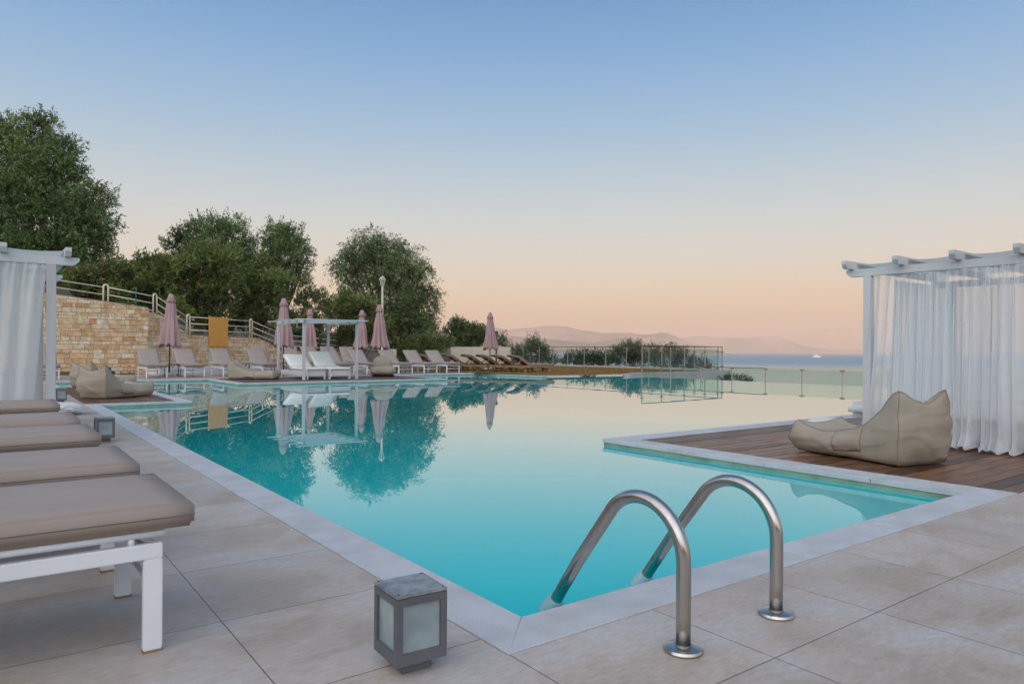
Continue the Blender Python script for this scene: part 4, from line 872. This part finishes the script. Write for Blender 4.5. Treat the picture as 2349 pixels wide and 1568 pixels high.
# two white loungers under the pergola (foot at local y=0 side)
def make_daybed(deg):
    t = empty('white_lounger'); w = .70; ang = rad(deg); hx = 1.08; Rb = Matrix.Translation((hx,0,.31)) @ Matrix.Rotation(-ang, 4, 'Y')
    mb = MB(); mb.box(0,1.9,-w/2,-w/2+.04,.10,.25); mb.box(0,1.9,w/2-.04,w/2,.10,.25); mb.box(.0,.04,-w/2+.04,w/2-.04,.10,.25); mb.box(1.86,1.9,-w/2+.04,w/2-.04,.10,.25); mb.box(-.012,-.001,-w/2,w/2,.20,.25); mb.box(.04,hx,-w/2+.04,w/2-.04,.235,.262); mb.build('frame', M['white_wood_h'], t, bevel=.004)
    for x_ in (.03,1.87):
        for s in (-1,1): mb = MB(); mb.box(x_-.03,x_+.03,s*(w/2-.035)-.03,s*(w/2-.035)+.03,0,.0999); mb.build('leg', M['white_wood'], t, bevel=.003)
    cushion_mb(-.03, hx, w-.02, .264, .08).build('seat_cushion', M['white_fabric'], t, bevel=.02, seg=3, smooth=True)
    bc = cushion_mb(0, .80, w-.02, .0, .075); bc.v = [tuple(Rb @ Vector(v)) for v in bc.v]; bc.build('backrest_cushion', M['white_fabric'], t, bevel=.02, seg=3, smooth=True)
    mb = MB(); mb.box(.0,.78,-w/2+.02,w/2-.02,-.03,-.004,Rb); mb.tube([Rb @ Vector((.5,-.25,-.03)), (1.62,-.25,.25)], .014, 8); mb.tube([Rb @ Vector((.5,.25,-.03)), (1.62,.25,.25)], .014, 8); mb.build('backrest_frame', M['white_wood_h'], t)
    return t
dl = make_daybed(27); dl.location = (7.68,20.02,0.004); dl.rotation_euler = (0,0,math.pi/2); tag(dl, 'white wooden lounger on the left under the pergola', 'sun lounger', 'white loungers under the pergola')
dr = make_daybed(36); dr.location = (8.46,20.0,.004); dr.rotation_euler = (0,0,math.pi/2); tag(dr, 'white wooden lounger on the right under the pergola, with the taller back', 'sun lounger', 'white loungers under the pergola')
for i, (x_, y_, par) in enumerate(((7.42,19.96,dl),(8.13,19.95,dr))):
    mb = MB(); pts = [Vector((x_, y_, .30)), Vector((x_-.01, y_-.02, .2)), Vector((x_+.02, y_-.02, .1)), Vector((x_+.02-.06*i, y_-.03, .012)), Vector((x_-.03-.16*i, y_-.08, .012))]
    for k in range(len(pts)-1):
        a_, b__ = pts[k], pts[k+1]; mb.add([a_+Vector((-.018,0,0)), a_+Vector((.018,0,0)), b__+Vector((.018,0,0)), b__+Vector((-.018,0,0))], [(0,1,2,3)])
    o = mb.build('tie_strap', M['white_fabric'], par); o.matrix_parent_inverse = (Matrix.Translation(par.location) @ Matrix.Rotation(math.pi/2,4,'Z')).inverted()
    md = o.modifiers.new('thickness', 'SOLIDIFY'); md.thickness = .003

# ---------------------------------------------------------------- wooden loungers on the lawn
def make_teak(cush):
    t = empty('wooden_lounger'); w = .62; hx = 1.12; a1, a2 = rad(33), rad(8)
    mb = MB()
    for s in (-1,1): y0 = -w/2 if s < 0 else w/2-.035; mb.box(0,1.98,y0,y0+.035,.20,.285)
    mb.box(.0,.035,-w/2+.035,w/2-.035,.20,.285); mb.box(1.945,1.98,-w/2+.035,w/2-.035,.20,.285)
    k = .06
    while k < hx-.05: mb.box(k,k+.07,-w/2+.035,w/2-.035,.262,.284); k += .085
    mb.build('frame', M['teak'], t, bevel=.003)
    for x_ in (.22,1.30):
        for s in (-1,1): mb = MB(); mb.box(x_,x_+.07,s*(w/2-.055)-.03,s*(w/2-.055)+.03,0,.1995); mb.build('leg', M['teak'], t, bevel=.003)
        mb = MB(); mb.box(x_+.02,x_+.05,-w/2+.086,w/2-.086,.10,.14); mb.build('stretcher', M['teak'], t)
    R1 = Matrix.Translation((hx,0,.29)) @ Matrix.Rotation(-a1,4,'Y'); R2 = R1 @ Matrix.Translation((.62,0,0)) @ Matrix.Rotation(a1-a2,4,'Y')
    mb = MB()
    for Rm, l_ in ((R1,.62),(R2,.28)):
        for s in (-1,1): y0 = -w/2+.04 if s < 0 else w/2-.075; mb.box(0,l_,y0,y0+.035,-.045,0,Rm)
        pass
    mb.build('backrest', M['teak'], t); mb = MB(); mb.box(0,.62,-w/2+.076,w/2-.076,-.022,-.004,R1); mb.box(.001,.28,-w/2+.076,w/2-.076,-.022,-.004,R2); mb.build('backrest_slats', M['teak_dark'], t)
    mb = MB()
    for s in (-1,1): y_ = s*(w/2-.11); mb.box(0,.42,y_-.014,y_+.014,-.018,.018, Matrix.Translation((1.52,0,.27)) @ Matrix.Rotation(-rad(142),4,'Y') @ Matrix.Translation((-.0,0,0)) if False else Matrix.Translation((1.22,0,.26)) @ Matrix.Rotation(-rad(34)+rad(0),4,'Y') if False else Matrix.Translation((1.78,0,.26)) @ Matrix.Rotation(-rad(140),4,'Y'))
    mb.build('prop', M['teak'], t)
    c1 = cushion_mb(.02, hx, w-.06, .286, .05); c2 = cushion_mb(0,.62,w-.06,.0,.05); c3 = cushion_mb(0,.28,w-.06,.0,.05)
    c1.build('seat_cushion', cush, t, bevel=.012, seg=2, smooth=True)
    c2.v = [tuple(R1 @ Vector(v)) for v in c2.v]; c3.v = [tuple(R2 @ Vector(v)) for v in c3.v]; c2.add(c3.v, c3.f); c2.build('backrest_cushion', cush, t, bevel=.012, seg=2, smooth=True)
    return t
tp = make_teak(M['purple']); tg = make_teak(M['purple_grey']); used = set()
TL = ['wooden lounger with a mauve cushion, front and rightmost on the lawn', 'wooden lounger with a mauve cushion, second from the right on the lawn', 'wooden lounger with a grey cushion under the lone parasol', 'wooden lounger with a grey cushion, left of the lone parasol, fourth from the right',
      'wooden lounger with a grey cushion before the cream wall, fifth from the right', 'wooden lounger with a grey cushion, sixth from the right, by the cream wall end', 'wooden lounger with a mauve cushion, last of the row, mostly hidden by a taupe lounger']
for k in range(7):
    s = tp if k in (0,1,6) else tg
    if s.name in used: s = copy_tree(s)
    used.add(s.name)
    s.location = (18.55-.25*k, 22.15+.76*k+(.35 if k > 3 else 0), .012); s.rotation_euler = (0,0,rad(170)); tag(s, TL[k], 'sun lounger', 'wooden loungers on the lawn')

# ---------------------------------------------------------------- lamp post, screen walls, pole
p = at(876,800,35.5); zt = at(876,632,35.5).z
lp = thing('lamp_post', 'cream lamp post with a lantern head in front of the big feathery tree', 'lamp post', (p.x,p.y,.4))
H_ = zt-.4; mb = MB(); mb.tube([(0,0,0),(0,0,H_-.52)], .05, 12); mb.lathe([(0,0),(.11,0),(.11,.25),(.06,.32),(0,.32)], 16); mb.build('pole', M['rail'], lp, smooth=40)
mb = MB(); z0 = H_-.52
def frus(mb, r0, z0_, r1, z1_, n=6):
    V = [(r0*math.cos(2*math.pi*k/n), r0*math.sin(2*math.pi*k/n), z0_) for k in range(n)]+[(r1*math.cos(2*math.pi*k/n), r1*math.sin(2*math.pi*k/n), z1_) for k in range(n)]
    mb.add(V, [tuple(range(n-1,-1,-1)), tuple(range(n,2*n))]+[(k,(k+1)%n,n+(k+1)%n,n+k) for k in range(n)])
for k in range(6):
    a = 2*math.pi*k/6; mb.tube([(.075*math.cos(a),.075*math.sin(a),z0+.02),(.15*math.cos(a),.15*math.sin(a),z0+.31)], .011, 6); mb.tube([(.165*math.cos(a),.165*math.sin(a),z0+.32),(.07*math.cos(a),.07*math.sin(a),z0+.46)], .011, 6)
frus(mb,.07,z0-.0,.09,z0+.02); frus(mb,.175,z0+.305,.175,z0+.325); frus(mb,.075,z0+.455,.06,z0+.48); mb.tube([(0,0,z0+.48),(0,0,z0+.52)], .012, 6); fr_ = mb.build('lantern_frame', M['rail'], lp)
mb = MB(); frus(mb,.07,z0+.022,.143,z0+.303); frus(mb,.155,z0+.327,.068,z0+.453); mb.build('lantern_glass', M['frost'], lp)
a_, b__ = Vector((26.75,35.95)), Vector((24.3,39.25)); d_ = (b__-a_); L_ = d_.length
sw = MB(); sw.box(0,L_,-.09,.09,0,1.12); o = sw.build('screen_wall', M['cream'], bevel=.01); o.location = (a_.x,a_.y,.0); o.rotation_euler = (0,0,math.atan2(d_.y,d_.x)); tag(o, 'long low cream rendered wall behind the wooden loungers', 'wall')
p = at(899,830,34.3); sw = MB(); sw.box(-.2,.2,-.05,.05,-.3,.93); o = sw.build('screen_wall', M['cream'], bevel=.005); o.location = (p.x,p.y,0); o.rotation_euler = (0,0,HEAD-rad(90)+.15); tag(o, 'small narrow cream panel standing behind the round bean bag', 'wall')
p = at(1138,800,38); dl_ = thing('bollard_lamp', 'slim dark garden light pole right of the lone parasol', 'lamp', (p.x,p.y,0)); zt = at(1138,761,38).z
mb = MB(); mb.tube([(0,0,0),(0,0,zt-.05)], .055, 10); mb.build('pole', M['bark'], dl_, smooth=40); blob('lamp_head', (0,0,zt-.05), (.09,.09,.11), M['bark'], 2, dl_, 0)

# ---------------------------------------------------------------- glass fences
def fence(label, pts_posts, panels_z, z0f, ztop, glass, top=True, post_z=None, name='glass_fence', clamp=(.12,.8), sq=.016, top_r=.017):
    A = Vector(pts_posts[0]); t = thing(name, label, 'fence', (A.x, A.y, 0))
    P_ = [Vector(p)-A for p in pts_posts]
    for p in P_:
        mb = MB(); mb.box(p.x-sq,p.x+sq,p.y-sq,p.y+sq,z0f,ztop-.001); o = mb.build('post', M['post_steel'], t)
        for h in clamp:
            z = z0f+(ztop-z0f)*h; mb = MB(); mb.box(p.x-.05,p.x+.05,p.y-.05,p.y+.05,z-.025,z+.025); mb.build('clamp', M['clamp'], o)
    for a, b_ in zip(P_, P_[1:]):
        d = (b_-a); Ln = d.length; d.normalize(); n_ = Vector((-d.y,d.x))*.005; a2, b2 = a+d*.035, b_-d*.035; mb = MB()
        mb.prism([a2-n_, b2-n_, b2+n_, a2+n_], panels_z[0], panels_z[1]); mb.build('glass_panel', glass, t)
    if top:
        mb = MB(); mb.tube([Vector((p.x,p.y,ztop+.015)) for p in P_], top_r, 10); mb.build('top_rail', M['rail_dark'], t, smooth=True)
    return t
rear = [(26.68,35.9)]+[(26.68, y) for y in (34.6,33.0,31.7,30.4,29.0,27.3,25.75,24.2,22.8,21.35,20.02)]
fence('glass balustrade with a dark top rail along the far side of the lawn', rear, (.16,1.0), .05, 1.10, M['glass'])
front = [(21.27,19.66),(22.54,19.73),(24.1,19.82),(25.6,19.9),(26.94,19.98)]
fence('nearer glass balustrade standing on the grey ledge at the pool corner', front, (.2,1.05), .02, 1.10, M['glass'], clamp=(.2,.8))
low = [(19.9, y) for y in (18.4,17.0,15.65,14.37,13.11,11.85,10.59,9.3,8.0,6.7,5.4)]
fence('low frameless glass screen just beyond the infinity edge', low, (-.25,.345), -.6, .355, M['glass_low'], top=False, clamp=(.52,.985), sq=.013)
mb = MB(); mb.tube([(19.9,18.4,.36),(19.9,13.11,.36)], .012, 6); o = mb.build('handrail', M['rail_dark']); o.parent = bpy.data.objects['glass_fence.002']; o.location = (-19.9,-18.4,0)

# ---------------------------------------------------------------- boats
bt = thing('boat', 'small white motor yacht far out on the sea', 'boat', tuple(at(1872,800,2600)[:2])+(SEA,), HEAD-rad(100))
hl = MB(); hl.add([(-13,-2.6,0),(10,-2.6,0),(17,0,0),(10,2.6,0),(-13,2.6,0),(-14,-3,3),(11,-3,3.4),(20,0,4),(11,3,3.4),(-14,3,3)], [(4,3,2,1,0),(5,6,7,8,9),(0,1,6,5),(1,2,7,6),(2,3,8,7),(3,4,9,8),(4,0,5,9)]); hl.build('hull', M['boat'], bt)
mb = MB(); mb.box(-9,7,-2,2,3.41,6); mb.box(-6,3,-1.6,1.6,6.01,8); mb.build('cabin', M['boat'], bt); mb = MB(); mb.box(-8,6.5,-2.05,2.05,4.3,5.2); mb.build('window_band', M['black'], bt); mb = MB(); mb.tube([(-2,0,8),(-2,0,11)], .2, 6); mb.build('mast', M['boat'], bt)
b2 = thing('boat', 'tiny dark boat on the horizon beyond the glass balustrade', 'boat', tuple(at(1671,800,5200)[:2])+(SEA,), HEAD-rad(80)); mb = MB(); mb.v = [(x*1.1,y*1.1,z*1.1) for x,y,z in hl.v]; mb.f = list(hl.f); mb.build('hull', M['bark'], b2); mb = MB(); mb.box(-9,-2,-2,2,4.4,8); mb.build('cabin', M['bark'], b2)
# ================================================================ TREES AND SHRUBS
DENS = 2.3
def leaves_mesh(C, Dn, ln, wd, rng, jit=.5):
    """C centres (n,3), Dn main directions (n,3): one kite-shaped leaf each"""
    n = len(C); D = Dn+rng.normal(0, jit, (n,3)); D /= np.linalg.norm(D, axis=1)[:,None]+1e-9
    U = rng.normal(0,1,(n,3)); S = np.cross(D, U); S /= np.linalg.norm(S, axis=1)[:,None]+1e-9
    l = ln*rng.uniform(.65,1.3,(n,1)); w = wd*rng.uniform(.7,1.25,(n,1))
    V = np.stack([C, C+D*l*.45+S*w*.5, C+D*l, C+D*l*.45-S*w*.5], 1).reshape(-1,3); return V
def quads_obj(name, V, mat, parent, origin):
    V = V-np.array(origin); n = len(V)//4; me = bpy.data.meshes.new(name); me.vertices.add(n*4); me.vertices.foreach_set('co', V.astype(np.float32).ravel())
    me.loops.add(n*4); me.loops.foreach_set('vertex_index', np.arange(n*4, dtype=np.int32)); me.polygons.add(n); me.polygons.foreach_set('loop_start', np.arange(0, n*4, 4, dtype=np.int32))
    me.materials.append(mat); me.update(calc_edges=True); me.validate(); o = bpy.data.objects.new(name, me); COL.objects.link(o)
    if parent: o.parent = parent
    return o
def tree(name, label, cat, lobes, d, base, mat, dens, ln, wd, seed, depthr=1.0, group=None, flowers=0, updir=.6, trunk_r=.16, per=14, twig=.42, droop=0, shell=.55, stems=1, zoff=0, trunk_top=None, fl_size=.065):
    """lobes: (px, py, r_px, depth shift in m): parts of the crown as surveyed; base: (px) of the trunk foot"""
    rng = np.random.default_rng(seed); L3 = []
    for lb in lobes:
        x, y, r = lb[:3]; dd = lb[3] if len(lb) > 3 else rng.uniform(-.5,.5)*r*d/FP*1.2
        c = at(x, y, d+dd); L3.append((np.array(c), r*(d+dd)/FP))
    bp = at(base, 800, d); gd, gz = hz(bp.x, bp.y); zb = gz if gd > 0 else 0.0
    zb += zoff; origin = (bp.x, bp.y, zb)
    t = thing(name, label, cat, origin, 0, group)
    # trunk and limbs
    tw = MB(); rnd = random.Random(seed); lowest = min(c[2]-r for c, r in L3)
    cm = sum((c*r for c, r in L3), np.zeros(3))/sum(r for c, r in L3)
    for s_ in range(stems):
        off = Vector((rnd.uniform(-.3,.3), rnd.uniform(-.3,.3), 0))*(stems > 1); f = Vector((rnd.uniform(-.1,.1), rnd.uniform(-.1,.1), 0))
        fork = Vector((0,0,0)).lerp(Vector(cm)-Vector(origin), .38)+off; fork.z = max(.3, min(fork.z, (lowest-zb)+.6 if trunk_top is None else trunk_top))
        if s_ == 0: tw.tube([off*.3+Vector((0,0,-.4)), off*.6+fork*.3+f, fork*.7+f*.5, fork], [trunk_r*1.4, trunk_r*1.1, trunk_r*.9, trunk_r*.7], 9)
        for c, r in L3:
            tip = Vector(c)-Vector(origin); mid = fork.lerp(tip, .5)+Vector((rnd.uniform(-.2,.2),rnd.uniform(-.2,.2),rnd.uniform(-.1,.3)))*r
            tw.tube([fork if stems == 1 else off, mid, tip], [trunk_r*.5, trunk_r*.28, trunk_r*.08], 6)
            for _ in range(3):
                e = tip+Vector(rng.normal(0,.5,3))*r*.9; tw.tube([mid.lerp(tip,.6), e], [trunk_r*.14, trunk_r*.04], 5)
    tw.build('trunk', M['bark'], t, smooth=True)
    CC = []; DD = []; LS = []
    for c, r in L3:
        n = max(20, int(dens*DENS*r*r)); u = rng.normal(0,1,(n,3)); u /= np.linalg.norm(u,axis=1)[:,None]; rr = rng.uniform(0,1,(n,1))**shell
        # ragged outline: clumps of sprigs at different radii
        k = 26; cd = rng.normal(0,1,(k,3)); cd /= np.linalg.norm(cd,axis=1)[:,None]; amp = rng.uniform(.62,1.18,k)
        near = np.argmax(u @ cd.T, axis=1); rr = rr*amp[near][:,None]
        p = c+u*rr*r*np.array([1,1,.95])
        dirn = u*.8+np.array([0,0,updir-droop])+rng.normal(0,.35,(n,3)); dirn /= np.linalg.norm(dirn,axis=1)[:,None]
        CC.append(p); DD.append(dirn)
        st = rr.ravel() > .8
    P = np.concatenate(CC); D = np.concatenate(DD); n = len(P)
    s = rng.uniform(0,1,(n,per,1))*twig*rng.uniform(.6,1.3,(n,1,1)); pos = P[:,None,:]+D[:,None,:]*s+rng.normal(0,.035,(n,per,3)); 
    if droop: pos[:,:,2:3] -= droop*s*s*1.6
    dl3 = np.repeat(D[:,None,:], per, 1)*.9+rng.normal(0,.5,(n,per,3)); V = leaves_mesh(pos.reshape(-1,3), dl3.reshape(-1,3), ln, wd, rng, .25)
    quads_obj('crown', V, mat, t, origin)
    if flowers:
        sel = []
        idx = rng.choice(n, min(n, flowers), replace=False); PF = P[idx]+D[idx]*twig*1.05
        # keep blooms on the outside, towards the light
        C2_ = np.repeat(PF[:,None,:], 7, 1)+rng.normal(0, fl_size*.55, (len(PF),7,3)); Vf = leaves_mesh(C2_.reshape(-1,3), rng.normal(0,1,(len(PF)*7,3)), fl_size, fl_size*.9, rng)
        quads_obj('flowers', Vf, M['flower'], t, origin)
    return t
OL = dict(mat=M['olive'], ln=.15, wd=.05, per=12)
tree('olive_tree', 'huge dark olive tree rising at the far left above the cabana', 'tree',
     [(-70,400,110),(15,335,60),(30,300,35),(90,300,42),(145,352,42),(90,380,70),(160,410,40),(20,460,90),(115,470,72),(170,480,48),(218,455,36),(226,510,38),(195,540,48),(232,575,34),(190,610,42),(120,570,75),(30,580,80),(-60,540,90),(80,640,50),(250,620,25),(150,640,45)], 31, 60, dens=150, seed=1, trunk_r=.35, updir=.35, **OL)
tree('olive_tree', 'loose grey-green olive tree left of centre with a ragged double top', 'tree',
     [(400,565,28),(430,545,32),(465,530,33),(500,530,36),(535,535,38),(570,565,25),(450,575,40),(500,575,42),(550,590,35),(410,600,25)], 38, 490, dens=105, seed=2, trunk_r=.2, updir=.7, **OL)
tree('olive_tree', 'rounded olive tree leaning right, between the hedge and the feathery tree', 'tree',
     [(635,540,34),(665,548,32),(690,565,20),(620,575,30),(660,590,42),(695,610,20),(640,625,38),(680,640,24),(705,585,12)], 40, 650, dens=125, seed=3, trunk_r=.2, updir=.6, **OL)
tree('feathery_tree', 'tall feathery evergreen behind the lamp post with drooping sprays', 'tree',
     [(850,555,38),(820,575,34),(890,575,42),(800,600,30),(775,612,20),(930,590,38),(860,620,50),(810,640,32),(915,640,52),(965,620,30),(985,670,24),(955,680,42),(900,700,55),(970,725,38),(930,750,50),(985,750,26),(890,770,50),(950,790,42),(850,700,38),(1000,785,14),(975,800,25)], 46, 890,
     mat=M['willow'], dens=110, ln=.17, wd=.045, seed=4, trunk_r=.38, updir=.1, droop=.55, per=13, twig=.6)
OD = dict(mat=M['oleander'], ln=.21, wd=.055, per=12, stems=3, trunk_r=.06, updir=.8, twig=.36, trunk_top=.5, shell=.7)
for i, (lb, lobes, d, base, dens, fl) in enumerate([
    ('oleander bush nearest the left cabana, red buds on top', [(170,640,30),(205,650,32),(245,640,34),(280,640,30),(215,690,34),(170,690,30),(265,680,30),(140,670,25)], 29.5, 215, 165, 60),
    ('oleander bush above the end of the tall stone wall', [(310,630,34),(350,620,34),(390,625,36),(330,670,40),(380,670,42),(300,680,30),(345,710,30),(400,710,34)], 31, 350, 150, 30),
    ('full oleander bush behind the chipboard sheet', [(430,620,36),(470,600,38),(510,595,36),(450,660,42),(510,650,46),(440,710,38),(495,705,40),(470,740,24)], 32, 480, 150, 50),
    ('broad oleander bush behind the descending railing', [(550,610,36),(595,625,38),(630,650,34),(565,660,42),(620,695,40),(560,715,38),(600,740,30),(650,740,30),(540,745,22)], 34, 590, 150, 40),
    ('thin see-through oleander above the pergola', [(700,655,18),(690,690,28),(730,690,26),(715,730,30),(755,715,24),(745,750,26),(680,740,26)], 36, 715, 70, 30),
    ('oleander covered in bright pink flowers left of the lamp post', [(790,690,22),(775,715,24),(815,705,28),(845,715,28),(860,745,28),(800,740,30),(835,770,28),(790,775,26),(885,770,18)], 38, 820, 130, 85)]):
    tree('oleander_bush', lb, 'bush', lobes, d, base, dens=dens, seed=20+i, group='oleander bushes behind the railing', flowers=fl, **OD)
SB = dict(mat=M['scrub'], ln=.13, wd=.04, per=11, trunk_r=.07, updir=.8, twig=.4, stems=2, trunk_top=.4, shell=.7)
GRP = 'shrubs beyond the lawn and terraces'
tree('shrub', 'low dark green shrub filling the gap under the pergola roof', 'bush', [(650,770,24),(690,775,26),(730,785,22),(770,790,24),(810,790,22)], 41, 720, dens=170, seed=40, group=GRP, **SB)
tree('shrub', 'green shrub at the foot of the feathery tree behind the loungers', 'bush', [(920,815,16),(945,805,24),(975,795,24),(1000,795,22),(1020,790,18),(990,820,18),(960,830,16)], 40, 965, dens=210, seed=41, group=GRP, **{**SB, 'mat': M['oleander']})
tree('olive_tree', 'young airy olive tree behind the left end of the cream wall', 'tree', [(1048,745,15),(1040,765,18),(1070,760,20),(1060,785,18),(1095,765,18),(1085,785,22),(1110,780,15),(1035,790,12)], 50, 1068, dens=150, seed=42, trunk_r=.08, updir=1.0, zoff=-.5, **{**OL, 'ln': .2, 'wd': .055})
tree('shrub', 'small olive shrub just right of the lone parasol', 'bush', [(1148,780,13),(1158,790,12),(1140,790,10)], 50, 1150, dens=150, seed=43, group=GRP, zoff=-.5, **SB)
tree('shrub', 'grey-green shrub with upright tips behind the left end of the lawn balustrade', 'bush', [(1195,815,22),(1222,785,13),(1215,800,18),(1240,805,20),(1250,825,20),(1180,805,12),(1270,828,12)], 47, 1220, dens=190, seed=44, group=GRP, zoff=-1, **SB)
tree('shrub', 'dark low shrub in the middle behind the lawn balustrade', 'bush', [(1310,825,16),(1340,822,18),(1365,822,18),(1390,826,16),(1295,834,10),(1330,838,14),(1375,838,16)], 44, 1345, dens=230, seed=45, group=GRP, zoff=-1, **SB)
tree('shrub', 'bigger shrub with wispy tips left of the nearer balustrade corner', 'bush', [(1420,812,18),(1440,800,14),(1460,806,18),(1410,830,18),(1450,828,20),(1480,825,20)], 42, 1440, dens=230, seed=46, group=GRP, zoff=-1, **SB)
tree('shrub', 'shrub behind the nearer glass balustrade, sloping down to the sea', 'bush', [(1505,812,18),(1535,812,18),(1560,820,18),(1510,832,18),(1550,838,16),(1590,832,14),(1612,840,12),(1630,846,8),(1580,846,12)], 41, 1550, dens=230, seed=47, group=GRP, zoff=-1, **SB)
tree('shrub', 'low shrub at the foot of the glass screen beyond the infinity edge', 'bush', [(1672,868,8),(1690,869,8),(1705,872,6),(1718,876,5),(1660,872,8)], 27, 1690, dens=420, seed=48, group=GRP, zoff=-2.2, **{**SB, 'twig': .16, 'ln': .08, 'wd': .03})
# the wood on the added hill behind the viewer, as one mass
rng = np.random.default_rng(5); C = []
for i in range(900):
    u = rng.uniform(-1.2,1.2); r = rng.uniform(60,120); x, y, z = inland(u, r)
    n = 26; C.append(np.array([x,y,z+1.5])+rng.normal(0,1.5,(n,3)))
C = np.concatenate(C); quads_obj('inland_wood', leaves_mesh(C, rng.normal(0,1,C.shape), 1.4, 1.0, rng), M['olive'], None, (0,0,0)); tag(bpy.data.objects['inland_wood'], label='dark wood covering the unseen sun-blocking hill', cat='wood', kind='stuff')
